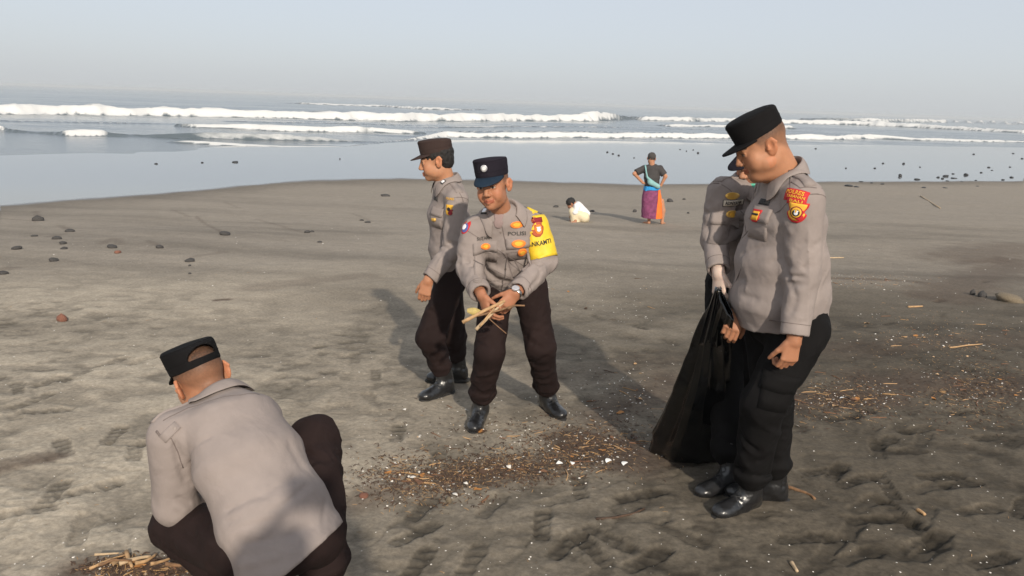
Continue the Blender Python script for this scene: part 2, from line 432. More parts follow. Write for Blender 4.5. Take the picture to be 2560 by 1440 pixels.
for a in ((1950, 1400, 2540, 1060, 5), (2050, 1330, 2250, 1050, 4), (2250, 1420, 2520, 1200, 3), (1500, 1420, 1380, 1180, 3), (940, 1420, 1180, 1120, 4), (1250, 1290, 1700, 1240, 4), (2100, 1130, 2540, 930, 6),
          (2100, 880, 2500, 700, 6), (60, 1380, 330, 1060, 4), (20, 1000, 360, 880, 5), (90, 1180, 30, 940, 3), (620, 960, 880, 850, 4), (1000, 1120, 900, 860, 4), (1500, 780, 1700, 900, 5), (2350, 1400, 2180, 1180, 3), (1560, 1330, 1760, 1400, 2)):
    steps(*a)
PRINTS.append((*gpt(330, 1110)[:2], .15, .030, False)); PRINTS.append((*gpt(2350, 1190)[:2], .2, .02, True)); PRINTS.append((*gpt(2230, 1300)[:2], .1, .02, True)); PRINTS.append((*gpt(2450, 1275)[:2], .3, .02, True))
for (x_, y_, h_) in ((2060, 1180, .3), (2140, 1205, .5), (2260, 1130, .2), (2400, 1210, .35), (2480, 1100, .1), (2180, 1300, .15), (2330, 1350, .6), (2480, 1400, .4), (2010, 1350, .2), (2110, 1050, .3), (2420, 1040, .25), (1420, 1360, 1.0), (1620, 1400, .7), (1180, 1400, 1.3), (1040, 1330, .9), (1720, 1160, .4), (60, 1290, .5), (230, 1230, .8), (120, 1030, .3)): PRINTS.append((*gpt(x_, y_)[:2], h_, .017, True))
PRINTS.append((*gpt(2290, 1080)[:2], .4, .02, True)); PRINTS.append((*gpt(2150, 1390)[:2], .5, .02, False)); PRINTS.append((*gpt(1230, 1260)[:2], 1.2, .02, False))
def relief(x, y, near):
    """height of lumps, scuffs, ripples and boot prints above the even slope, and how dark the colour gets in turned sand, hollows and painted tread grooves"""
    sy = shore_y(x, y); dry = sstep(-1.0, -9.0, y-sy)                     # 1 = dry rough upper beach
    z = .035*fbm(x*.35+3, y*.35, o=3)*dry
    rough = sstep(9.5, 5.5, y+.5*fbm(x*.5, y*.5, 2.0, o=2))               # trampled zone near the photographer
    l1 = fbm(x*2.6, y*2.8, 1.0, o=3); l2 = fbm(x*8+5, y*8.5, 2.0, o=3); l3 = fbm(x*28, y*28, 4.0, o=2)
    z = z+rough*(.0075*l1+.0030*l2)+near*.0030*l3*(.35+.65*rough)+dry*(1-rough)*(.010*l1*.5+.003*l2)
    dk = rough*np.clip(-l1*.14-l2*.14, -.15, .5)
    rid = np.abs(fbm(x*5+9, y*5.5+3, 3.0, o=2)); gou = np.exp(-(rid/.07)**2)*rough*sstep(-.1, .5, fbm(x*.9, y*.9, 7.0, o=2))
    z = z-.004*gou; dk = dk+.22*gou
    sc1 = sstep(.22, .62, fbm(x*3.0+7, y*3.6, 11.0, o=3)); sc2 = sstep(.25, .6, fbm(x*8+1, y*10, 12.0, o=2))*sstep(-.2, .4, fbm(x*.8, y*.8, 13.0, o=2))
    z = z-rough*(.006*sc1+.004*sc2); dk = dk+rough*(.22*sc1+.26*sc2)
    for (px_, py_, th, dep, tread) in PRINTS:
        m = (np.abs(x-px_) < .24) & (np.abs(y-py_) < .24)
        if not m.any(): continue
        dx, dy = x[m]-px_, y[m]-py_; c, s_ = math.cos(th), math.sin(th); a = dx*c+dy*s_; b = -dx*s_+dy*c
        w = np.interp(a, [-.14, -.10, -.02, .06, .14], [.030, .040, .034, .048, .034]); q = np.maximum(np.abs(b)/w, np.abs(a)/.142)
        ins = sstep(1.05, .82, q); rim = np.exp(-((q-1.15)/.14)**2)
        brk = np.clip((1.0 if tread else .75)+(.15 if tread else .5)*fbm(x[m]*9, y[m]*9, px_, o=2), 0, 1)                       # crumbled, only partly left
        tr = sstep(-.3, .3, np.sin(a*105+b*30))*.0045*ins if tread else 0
        z[m] += (-dep*.66*ins+dep*.05*rim)*brk+tr*brk; dk[m] += (.30*ins-.04*rim)*brk+(.18*ins*(np.sin(a*105+b*30) < 0)*brk if tread else 0)  # tread groove shade painted into the sand colour
    return z, dk
near = sstep(14, 6, GY)
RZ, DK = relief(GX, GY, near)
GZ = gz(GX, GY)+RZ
def sand_z(x, y):
    i = np.interp(y, YR, np.arange(len(YR))); u = x/max(y, 1.12); j = np.interp(u, U, np.arange(len(U)))
    i0, j0 = int(min(i, len(YR)-2)), int(min(j, len(U)-2)); a, b = i-i0, j-j0
    return float(GZ[i0, j0]*(1-a)*(1-b)+GZ[i0+1, j0]*a*(1-b)+GZ[i0, j0+1]*(1-a)*b+GZ[i0+1, j0+1]*a*b)
# sand colour: sun backscatter painted in, pale on the left to dark at right; damp patches, wet film at the water
def sand_cols():
    x, y = GX, GY; sy = shore_y(x, y)
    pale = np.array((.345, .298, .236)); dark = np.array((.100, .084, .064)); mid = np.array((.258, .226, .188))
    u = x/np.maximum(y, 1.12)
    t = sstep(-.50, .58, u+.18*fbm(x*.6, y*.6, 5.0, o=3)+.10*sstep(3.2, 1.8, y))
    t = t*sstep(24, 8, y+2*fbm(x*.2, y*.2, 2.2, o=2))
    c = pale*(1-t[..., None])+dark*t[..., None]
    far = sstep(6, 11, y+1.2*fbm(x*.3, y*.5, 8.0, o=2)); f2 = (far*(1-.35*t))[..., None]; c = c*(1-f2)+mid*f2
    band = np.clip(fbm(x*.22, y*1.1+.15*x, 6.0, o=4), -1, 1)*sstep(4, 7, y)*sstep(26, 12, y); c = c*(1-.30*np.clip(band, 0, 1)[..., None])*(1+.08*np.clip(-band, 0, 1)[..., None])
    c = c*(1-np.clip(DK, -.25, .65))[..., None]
    # litter-stained strand lines
    for (ax, ay, bx, by, w, k) in STAIN:
        p, q = gpt(ax, ay)[:2], gpt(bx, by)[:2]; d = q-p; L2 = d@d; tt = np.clip(((x-p[0])*d[0]+(y-p[1])*d[1])/L2, 0, 1)
        ds = np.sqrt((x-p[0]-tt*d[0])**2+(y-p[1]-tt*d[1])**2); s_ = sstep(w*1.3, w*.3, ds+.25*w*fbm(x*5, y*5, 1.0, o=3))*k
        c = c*(1-s_[..., None])+np.array((.085, .060, .046))*s_[..., None]
    wob = .25*fbm(x*.7, y*.7, 3.3, o=3)*sstep(10, 20, y); damp = sstep(-3.2, .2, y-sy+wob*3); wet = sstep(-.35, .55, y-sy+wob)
    c = c*(1-.35*damp[..., None]); c = c*(1-wet[..., None])+np.array((.125, .130, .135))*wet[..., None]
    return c, wet, damp
STAIN = [(900, 1250, 1180, 1180, .16, .55), (1180, 1180, 1500, 1140, .18, .6), (1480, 1110, 1600, 1140, .26, .85), (1500, 1040, 1680, 950, .22, .5), (1990, 1000, 2200, 1000, .22, .6), (2200, 960, 2540, 980, .3, .6), (2100, 880, 2540, 850, .30, .35),
         (2000, 690, 2300, 705, .12, .5), (2350, 740, 2540, 650, .5, .5), (2400, 640, 2550, 620, .8, .45), (220, 1440, 470, 1420, .14, .85), (0, 1170, 120, 1150, .08, .6), (540, 750, 570, 748, .06, .9), (640, 720, 900, 690, .25, .25), (1400, 940, 1700, 900, .3, .2), (0, 1185, 150, 1150, .05, .5), (490, 540, 556, 584, .05, .35), (430, 525, 475, 542, .06, .25), (0, 546, 80, 553, .05, .3), (90, 528, 96, 545, .08, .3), (150, 565, 176, 576, .08, .3), (120, 592, 160, 585, .07, .25), (255, 612, 282, 600, .07, .3), (300, 612, 296, 600, .08, .25), (370, 605, 398, 617, .06, .3), (480, 640, 560, 628, .10, .25), (0, 670, 30, 662, .1, .3), (640, 545, 760, 580, .06, .25), (880, 530, 930, 550, .06, .25), (180, 540, 250, 542, .05, .25), (560, 505, 600, 520, .06, .22)]
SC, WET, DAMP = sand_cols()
nr, nc = GX.shape
idx = np.arange(nr*nc).reshape(nr, nc)
Fg = np.stack([idx[:-1, :-1], idx[:-1, 1:], idx[1:, 1:], idx[1:, :-1]], -1).reshape(-1, 4)
Vg = np.stack([GX, GY, GZ], -1).reshape(-1, 3)
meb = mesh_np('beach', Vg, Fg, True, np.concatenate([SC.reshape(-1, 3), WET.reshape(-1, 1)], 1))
def sand_material():
    m = mat('black_sand', (.3, .25, .2), .95, .25); b = BS(m); nt = m.node_tree
    a = N(m, 'ShaderNodeVertexColor'); a.layer_name = 'Col'; ge = N(m, 'ShaderNodeNewGeometry')
    n1 = N(m, 'ShaderNodeTexNoise', Scale=5, Detail=6, Roughness=.62); n2 = N(m, 'ShaderNodeTexNoise', Scale=42, Detail=6, Roughness=.72); n3 = N(m, 'ShaderNodeTexNoise', Scale=420, Detail=2)
    mp = N(m, 'ShaderNodeMapping'); mp.inputs['Scale'].default_value = (.95, 1.05, 1); LK(m, ge.outputs['Position'], mp.inputs[0])
    for n in (n1, n2): LK(m, mp.outputs[0], n.inputs['Vector'])
    LK(m, ge.outputs['Position'], n3.inputs['Vector'])
    r1 = N(m, 'ShaderNodeMapRange'); r1.inputs[1].default_value = .25; r1.inputs[2].default_value = .75; r1.inputs[3].default_value = .88; r1.inputs[4].default_value = 1.12; LK(m, n1.outputs['Fac'], r1.inputs[0])
    r2 = N(m, 'ShaderNodeMapRange'); r2.inputs[1].default_value = .3; r2.inputs[2].default_value = .7; r2.inputs[3].default_value = .68; r2.inputs[4].default_value = 1.28; LK(m, n2.outputs['Fac'], r2.inputs[0])
    mu = N(m, 'ShaderNodeMath', operation='MULTIPLY'); LK(m, r1.outputs[0], mu.inputs[0]); LK(m, r2.outputs[0], mu.inputs[1])
    # even colour where the film of water lies
    one = N(m, 'ShaderNodeMix', data_type='FLOAT'); LK(m, a.outputs['Alpha'], one.inputs[0]); LK(m, mu.outputs[0], one.inputs[2]); one.inputs[3].default_value = 1.0
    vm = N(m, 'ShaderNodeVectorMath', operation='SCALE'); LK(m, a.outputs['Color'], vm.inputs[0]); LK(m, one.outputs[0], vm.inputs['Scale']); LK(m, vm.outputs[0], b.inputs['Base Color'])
    ro = N(m, 'ShaderNodeMapRange'); ro.inputs[3].default_value = .92; ro.inputs[4].default_value = .07; LK(m, a.outputs['Alpha'], ro.inputs[0]); LK(m, ro.outputs[0], b.inputs['Roughness'])
    sp = N(m, 'ShaderNodeMapRange'); sp.inputs[3].default_value = .12; sp.inputs[4].default_value = .9; LK(m, a.outputs['Alpha'], sp.inputs[0]); LK(m, sp.outputs[0], b.inputs['Specular IOR Level'])
    inv = N(m, 'ShaderNodeMapRange'); inv.inputs[3].default_value = 1.0; inv.inputs[4].default_value = .015; LK(m, a.outputs['Alpha'], inv.inputs[0])
    s1 = N(m, 'ShaderNodeMath', operation='MULTIPLY'); s1.inputs[1].default_value = .26; LK(m, inv.outputs[0], s1.inputs[0])
    bp = N(m, 'ShaderNodeBump', Distance=.012); LK(m, n2.outputs['Fac'], bp.inputs['Height']); LK(m, s1.outputs[0], bp.inputs['Strength'])
    bp2 = N(m, 'ShaderNodeBump', Distance=.003); LK(m, n3.outputs['Fac'], bp2.inputs['Height']); LK(m, s1.outputs[0], bp2.inputs['Strength']); LK(m, bp.outputs[0], bp2.inputs['Normal'])
    LK(m, bp2.outputs[0], b.inputs['Normal'])
    return m
beach = link('beach', meb, sand_material()); tag(beach, 'dark volcanic sand beach sloping down to the water', 'beach', kind='structure')

# ------------------------------------------------------------------ sea with breaking waves
ZS = -1.232
def spt(px, py, z=ZS):
    d = ray(px, py); return CAM+d*((z-CAM[2])/d[2])
def curve_px(pts):
    q = np.array([spt(x, y)[:2] for x, y in pts]); return q[:, 0]/q[:, 1], q[:, 1]
EDGE = curve_px([(-700, 445), (0, 414), (330, 401), (440, 389), (600, 376), (900, 369), (1100, 358), (1400, 357), (1800, 362), (2200, 366), (2560, 372), (3200, 380)])
UC = np.concatenate([[-60, -30, -12, -6, -4, -3, -2.4, -2, -1.7, -1.4, -1.2, -1.05, -.95, -.88, -.84], np.arange(-.80, .8001, .0040), [.84, .88, .95, 1.05, 1.2, 1.4, 1.7, 2, 2.4, 3, 4, 6, 12, 30, 60]])
ys = [20.0]
while ys[-1] < 420: ys.append(ys[-1]*1.0052)
while ys[-1] < 9000: ys.append(ys[-1]*1.03)
SY, SU = np.meshgrid(np.array(ys), UC, indexing='ij'); SX = SU*SY
# each breaker: places along its foot in the photograph (x, foot y), height in metres, 1 where it is white water
WAVES = [
    [(-700, 268, 1.2, 1), (0, 287, 1.15, 1), (430, 291, 1.1, 1), (780, 298, 1.15, 1), (1000, 304, 1.35, 1), (1200, 304, 1.25, 1), (1400, 303, 1.2, 1), (1490, 304, 1.9, 1), (1520, 303, 1.7, .9), (1560, 301, 1.0, .2), (1650, 300, .5, 0)],
    [(700, 258, .2, 0), (760, 261, .6, 1), (950, 267, .7, 1), (1060, 274, .9, 1), (1150, 276, .6, .8), (1250, 276, .3, .2)],
    [(440, 316, .2, 0), (490, 320, .35, 1), (700, 328, .5, 1), (890, 332, .55, 1), (915, 332, .45, .5), (940, 332, .45, 1), (1015, 334, .35, 1), (1060, 335, .2, 0)],
    [(-100, 328, .4, .9), (4, 328, .35, .9), (20, 330, .2, 0), (90, 334, .10, 0), (150, 338, .2, 0), (170, 341, .42, 1), (255, 341, .38, 1), (275, 340, .2, 0), (360, 342, .12, 0), (460, 346, .35, 0), (520, 347, .45, .45), (700, 351, .50, .55), (800, 353, .40, .5), (880, 354, .15, .4), (960, 356, .1, 0)],
    [(420, 356, .1, 0), (470, 358, .18, .9), (560, 363, .28, 1), (700, 366, .26, 1), (870, 367, .18, 1), (900, 362, .12, .5), (1000, 352, .12, .9), (1120, 343, .45, 1), (1300, 345, .55, 1), (1500, 345, .55, 1), (1700, 346, .55, 1), (1840, 347, .6, 1), (1960, 348, .60, 1), (2100, 350, .55, 1), (2190, 348, .6, 1), (2300, 352, .35, 1), (2560, 357, .30, 1), (3000, 364, .3, 1)],
    [(1570, 300, .3, 0), (1610, 303, 1.0, 1), (1720, 305, 1.2, 1), (1735, 305, 1.0, .5), (1760, 305, 1.0, 1), (1850, 306, 1.0, 1), (1960, 309, 1.2, 1), (2060, 311, 1.3, 1), (2145, 313, 1.6, 1), (2300, 320, 1.3, 1), (2420, 326, .9, 1), (2560, 333, .8, 1), (3000, 345, .8, 1)],
    [(1640, 314, .2, 0), (1670, 317, .45, 1), (1850, 320, .5, 1), (1950, 322, .9, 1), (1975, 323, .8, 1), (1990, 323, .2, .2), (2050, 322, .15, 0)],
    [(2000, 300, 1.0, 0), (2200, 305, 1.8, .8), (2350, 307, 2.2, 1), (2560, 312, 2.4, 1), (3000, 320, 2.4, 1)],
    [(980, 318, .05, .0), (1100, 320, .14, .7), (1300, 318, .16, .75), (1500, 319, .16, .7), (1640, 322, .1, .4), (1800, 326, .12, .7), (1900, 328, .05, 0)],
    [(1040, 330, .05, 0), (1120, 331, .12, .65), (1400, 331, .12, .75), (1700, 334, .12, .7), (1850, 337, .10, .6), (2000, 338, .10, .7), (2300, 342, .08, .6), (2560, 346, .06, .6)],
    [(560, 304, .1, 0), (700, 308, .12, .5), (900, 312, .14, .6), (1000, 314, .1, .5), (1060, 314, .05, 0)],
    [(-300, 300, .12, .4), (0, 304, .1, .4), (300, 309, .1, .45), (450, 311, .05, 0)],
    [(-300, 212, 1.5, .6), (0, 219, 1.2, .7), (50, 219, 1.1, .7), (75, 220, .6, 0)],
]
def sea_shape(x, y, u):
    amp = sstep(20, 60, y)
    z = .055*fbm(x*.12, y*.45, 0.0, o=4)*amp+.05*np.clip(1-np.abs(fbm(x*.03+2, y*.16, 9.0, o=3))*1.8, 0, 1)**3*sstep(45, 70, y)+.16*fbm(x*.018+.2, y*.055, 3.0, o=3)*sstep(60, 130, y); foam = np.zeros_like(z)
    n1 = fbm(x*.30, y*.55, 1.0, o=3); n2 = fbm(x*1.1, y*1.8, 2.0, o=2)
    for W in WAVES:
        q = np.array([spt(p[0], p[1])[:2] for p in W]); uu = q[:, 0]/q[:, 1]; H = np.array([p[2] for p in W]); fo = np.array([p[3] for p in W])
        m = (u > uu[0]) & (u < uu[-1]); Hh = np.interp(u, uu, H, left=0, right=0)*m; yb = np.interp(u, uu, q[:, 1]); ff = np.interp(u, uu, fo)*m
        Hh = .82*Hh*(1+.10*fbm(u*55+q[0, 1], y*.004, 1.0, o=3)); yb = yb+.9*Hh*n1+.5*Hh*fbm(u*25, y*.02, 4.0, o=2)
        d = (y-yb)/np.maximum(Hh, .05)
        prof = np.where(d < 0, np.exp(-(d/.35)**2), np.where(d < 1.1, 1.0, np.exp(-((d-1.1)/5.0)**2)))
        rise = sstep(-.35, 1.0, d); h = Hh*np.where(d < 1.1, rise, np.exp(-((d-1.1)/4.5)**2))*(1+.14*n1+.06*n2*ff)
        z = np.maximum(z, z*.5+h)
        f = ff*sstep(-.30, .0, d+.18*n2)*sstep(3.2, 1.2, d+.6*n1+.4*n2); foam = np.maximum(foam, f)
        lace = ff*.62*sstep(-14, -1, d)*(d < .3)*sstep(.1, .6, n1+.5*n2)+ff*.62*sstep(26, 2, d)*(d > 0)*sstep(-.1, .6, n1+.5*n2); foam = np.maximum(foam, np.clip(lace, 0, 1)*.8)
    return z, foam
SZ, FOAM = sea_shape(SX, SY, SU)
ye = np.interp(SU, EDGE[0], EDGE[1]); ye = ye*(1+.012*fbm(SX*.25, SY*.1, 1.0, o=3))
SZ = ZS+SZ*sstep(0, 10, SY-ye)-.06*sstep(.8, -2.5, SY-ye)-.035*sstep(14, 0, SY-ye)+.010
line = np.exp(-((SY-ye-.4)/.35)**2)*sstep(-.16, -.40, SU)*.95; FOAM = np.maximum(FOAM, line)
keep = ((SY-ye) > -4)
ids = np.arange(SX.size).reshape(SX.shape); q = np.stack([ids[:-1, :-1], ids[:-1, 1:], ids[1:, 1:], ids[1:, :-1]], -1).reshape(-1, 4)
kq = keep.reshape(-1)[q].all(1); q = q[kq]; used = np.unique(q); rem = np.full(SX.size, -1); rem[used] = np.arange(len(used))
Vs = np.stack([SX, SY, SZ], -1).reshape(-1, 3)[used]; fs = FOAM.reshape(-1, 1)[used]
mes = mesh_np('sea', Vs, rem[q], True, np.concatenate([fs, fs, fs], 1))
def sea_material():
    m = mat('sea_water', (.09, .11, .12), .12, .5); b = BS(m); b.inputs['IOR'].default_value = 1.33
    a = N(m, 'ShaderNodeVertexColor'); a.layer_name = 'Col'; ge = N(m, 'ShaderNodeNewGeometry')
    n1 = N(m, 'ShaderNodeTexNoise', Scale=2.2, Detail=4, Roughness=.65); mp = N(m, 'ShaderNodeMapping'); mp.inputs['Scale'].default_value = (.45, 1, 1); LK(m, ge.outputs['Position'], mp.inputs[0]); LK(m, mp.outputs[0], n1.inputs['Vector'])
    nf = N(m, 'ShaderNodeTexNoise', Scale=1.1, Detail=6, Roughness=.7); LK(m, ge.outputs['Position'], nf.inputs['Vector'])
    ad = N(m, 'ShaderNodeMath', operation='MULTIPLY_ADD'); ad.inputs[1].default_value = .7; LK(m, nf.outputs['Fac'], ad.inputs[0]); LK(m, a.outputs['Color'], ad.inputs[2])
    fr = N(m, 'ShaderNodeMapRange'); fr.inputs[1].default_value = .55; fr.inputs[2].default_value = 1.05; LK(m, ad.outputs[0], fr.inputs[0])
    mx = N(m, 'ShaderNodeMix', data_type='RGBA'); mx.inputs[6].default_value = (.085, .108, .122, 1); mx.inputs[7].default_value = (.64, .64, .63, 1); LK(m, fr.outputs[0], mx.inputs[0]); LK(m, mx.outputs[2], b.inputs['Base Color'])
    ro = N(m, 'ShaderNodeMapRange'); ro.inputs[3].default_value = .14; ro.inputs[4].default_value = .95; LK(m, fr.outputs[0], ro.inputs[0]); LK(m, ro.outputs[0], b.inputs['Roughness'])
    bp = N(m, 'ShaderNodeBump', Strength=.35, Distance=.12); LK(m, n1.outputs['Fac'], bp.inputs['Height']); LK(m, bp.outputs[0], b.inputs['Normal'])
    return m
sea = link('sea', mes, sea_material()); tag(sea, 'grey-blue sea with lines of white breaking surf', 'sea', kind='structure')
# ------------------------------------------------------------------ people
def frame_of(fwd, up):
    """rows: person's right, forward, up"""
    f = nrm(fwd); u = np.asarray(up, float); u = nrm(u-f*(u@f)); return np.array([np.cross(f, u), f, u])
def head_mesh(C, Mh, skin, neck_to, opt):
    """head and neck sculpted in head space: x right, y forward, z up, origin at eye height inside the skull"""
    fat = opt.get('fat', 0.0); smile = opt.get('smile', 0.0); h = opt.get('h', .0028)
    g = Grid((-.125, -.15, -.21), (.125, .14, .14), h)
    nk = Mh@(np.asarray(neck_to)-C)
    g.ell((0, -.014, .036), (.0765, .094, .084), k=.02)
    g.ell((0, .030, -.028), (.063+.006*fat, .062, .090), k=.03)
    g.ell((0, .026, -.072), (.054+.012*fat, .056, .040), k=.03)
    g.ell((0, .070, -.100), (.023+.008*fat, .018, .016), k=.025)
    for s_ in (-1, 1):
        g.ell((s_*.043, .058, -.034), (.024+.006*fat, .024, .024), k=.025)
        g.ell((s_*(.052+.008*fat), .012, -.066), (.018+.006*fat, .032, .026), k=.025)
        g.ell((s_*.041, .060, -.058+.004*smile), (.018+.006*fat, .018, .018), k=.02)
    if fat > .3: g.ell((0, .030, -.112), (.050, .050, .030), k=.03)
    g.cone((-.034, .079, .019), (.034, .079, .019), .013, .013, k=.018)
    for s_ in (-1, 1):
        g.ell((s_*.032, .101, -.001), (.0175, .012, .010), k=.012, op='s')
        g.ell((s_*.032, .0775, -.002), (.0135, .0125, .0125), k=.004)
        g.cone((s_*.019, .089, .0045), (s_*.046, .082, .0025), .0042, .0036, k=.004)
        g.cone((s_*.019, .088, -.0095), (s_*.045, .082, -.0085), .0036, .003, k=.004)
    g.cone((0, .089, .010), (0, .109, -.034), .0085, .0118, k=.012)
    for s_ in (-1, 1):
        g.ell((s_*.0135, .100, -.039), (.0085, .011, .0078), k=.008)
        g.ell((s_*.007, .108, -.047), (.0036, .005, .003), k=.003, op='s')
    w = .023+.005*smile; lift = .005*smile
    for s_ in (-1, 1):
        g.cone((0, .0965, -.0665), (s_*w, .083, -.070+lift), .0062, .0032, k=.006)
        g.cone((0, .0945, -.0785), (s_*w*.9, .083, -.072+lift), .0070, .0032, k=.006)
        g.cone((0, .103, -.0722), (s_*w*1.05, .086, -.0712+lift), .0018, .0014, k=.003, op='s')
        g.fold((s_*.020, .098, -.040), (s_*(.037+.004*fat), .080, -.072), -.003*(.5+smile), .006)
    for s_ in (-1, 1):
        Me = np.array([[.90, s_*.42, 0], [-s_*.42, .90, .12], [0, -.12, .99]])
        g.ell((s_*.083, -.014, -.008), (.0078, .0225, .0345), M=Me, k=.006)
        g.cone((s_*.0845, -.022, .022), (s_*.092, -.034, .004), .0056, .0054, k=.004)
        g.ell((s_*.0935, -.011, -.001), (.0085, .0125, .020), M=Me, k=.003, op='s'); g.cone((s_*.086, .0, -.004), (s_*.083, .003, -.014), .004, .0045, k=.003)
        g.ell((s_*.079, -.006, -.032), (.006, .008, .009), k=.005)
    g.cone((0, -.028, -.050), nk, .056+.010*fat, .062+.012*fat, k=.03)
    V, F = g.surf(1)
    x, y, z = V.T
    c = np.tile(np.asarray(skin, float), (len(V), 1))
    red = np.exp(-(((np.abs(x)-.045)/.02)**2+((y-.07)/.03)**2+((z+.035)/.022)**2)); c *= (1+np.outer(red, (.12, -.02, -.03)))
    ear = ((np.abs(x) > .078) & (y < .02))[:, None]; c = np.where(ear, c*np.array((1.12, .98, .92)), c)
    lip = np.exp(-(((z+.0722-lift*.5)/.0105)**2)**2)*(np.abs(x) < w)*(y > .078); c = c*(1-lip[:, None])+np.array(skin)*np.array((.80, .52, .52))*lip[:, None]
    br = sstep(1, .55, np.abs((z-.0215-.004*(1-((np.abs(x)-.03)/.02)**2))/.0052))*(np.abs(x) > .011)*(np.abs(x) < .052)*(y > .055); c = c*(1-.9*br[:, None])+np.array((.02, .014, .01))*.9*br[:, None]
    for s_ in (-1, 1):
        de = np.sqrt((x-s_*.032)**2+(z+.002)**2)
        eye = (np.abs((z+.0025)/.0052) < np.sqrt(np.clip(1-((x-s_*.032)/.0135)**2, 0, 1))) & (y > .078)
        c[eye] = (.34, .28, .24); c[eye & (de < .0062)] = (.02, .012, .008)
        lid = (np.abs((z-.0032)) < .0018) & (np.abs(x-s_*.032) < .015) & (y > .075); c[lid] *= .35
    st = opt.get('stubble', 0.0)
    if st > 0:
        line = np.where(y > .02, -.012+(y-.02)*1.6, np.where(y > -.03, -.012, -.012+(y+.03)*.9))
        hm = sstep(-.006, .030, z-line)*sstep(.072, .050, y)*(~ear[:, 0]); hm *= .88+.12*np.clip(fbm(x*260, y*260, z*260, o=2), -1, 1)
        hm = hm*st*(.55+.45*sstep(.0, .055, z)); c = c*(1-hm[:, None])+np.array((.026, .019, .014))*hm[:, None]
    out = [(V@Mh+C, F, c)]
    return out
def hair_mesh(C, Mh, opt):
    g = Grid((-.10, -.13, -.10), (.10, .12, .15), .003)
    g.ell((0, -.014, .038), (.0815, .099, .090), k=0)
    g.ell((0, -.045, -.015), (.066, .060, .060), k=.02)
    top = opt.get('hair_front', .03)
    g.ell((0, .105, -.045), (.085, .072, .115), k=.008, op='s')
    for s_ in (-1, 1): g.ell((s_*.085, .0, -.035), (.05, .034, .052), k=.008, op='s')
    g.ell((0, .0, -.115), (.13, .13, .065), k=.01, op='s')
    g.noise(.003, 60, 3)
    V, F = g.surf(0); return V@Mh+C, F
def hand_cones(g, W, f, n, right, curls, thumb=(.55, .35), k=.008, spread=.0, sc_=1.0):
    """palm, four jointed fingers of unequal length and a thumb leaving the side of the palm"""
    f = nrm(f); n = nrm(n-f*(n@f)); th = np.cross(f, n) if right else np.cross(n, f)
    S = sc_
    g.eseg(W-f*.02, W+f*.012, th, (.028*S, .020*S), (.032*S, .0165*S), k=.012, rz=.01)
    g.eseg(W+f*.015*S, W+f*.082*S, th, (.032*S, .0165*S), (.040*S, .0125*S), k=.012, rz=.012)
    g.ell(W+f*.035*S+th*.022*S+n*.008*S, (.018*S, .014*S, .026*S), M=[th, n, f], k=.012)
    lens = [(.043, .026, .021), (.047, .030, .023), (.043, .028, .022), (.034, .021, .019)]
    for i in range(4):
        o = .0285-.019*i; p = W+f*(.086-.004*abs(i-1.2))*S+th*o*S; a = 0
        sp = spread*(1.5-i)
        for j in range(3):
            a += curls[i][j] if isinstance(curls[0], (list, tuple)) else curls[j]*(1+.06*i)
            d = nrm(f*math.cos(a)+n*math.sin(a)+th*sp); q = p+d*lens[i][j]*S
            g.cone(p, q, (.0092-.0007*j)*S, (.0088-.0009*j)*S, k=.003); p = q
    p = W+f*.022*S+th*.028*S+n*.004*S; d = nrm(f*.80+th*.46+n*.34); q = p+d*.040*S; g.cone(p, q, .0125*S, .0105*S, k=.010)
    d2 = nrm(d*math.cos(thumb[0])+(-th*.5+n*.8+f*.35)*math.sin(thumb[0])); q2 = q+d2*.029*S; g.cone(q, q2, .0102*S, .0090*S, k=.004)
    d3 = nrm(d2*math.cos(thumb[1])+(-th*.5+n*.7+f*.5)*math.sin(thumb[1])); g.cone(q2, q2+d3*.024*S, .0090*S, .0075*S, k=.003)
def join(parts, skin):
    V = []; F = []; Cc = []; o = 0
    for p in parts:
        v, f = p[0], p[1]; c = p[2] if len(p) > 2 else np.tile(np.asarray(skin, float), (len(v), 1))
        V.append(v); F.append(f+o); Cc.append(c); o += len(v)
    return np.concatenate(V), np.concatenate(F), np.concatenate(Cc)
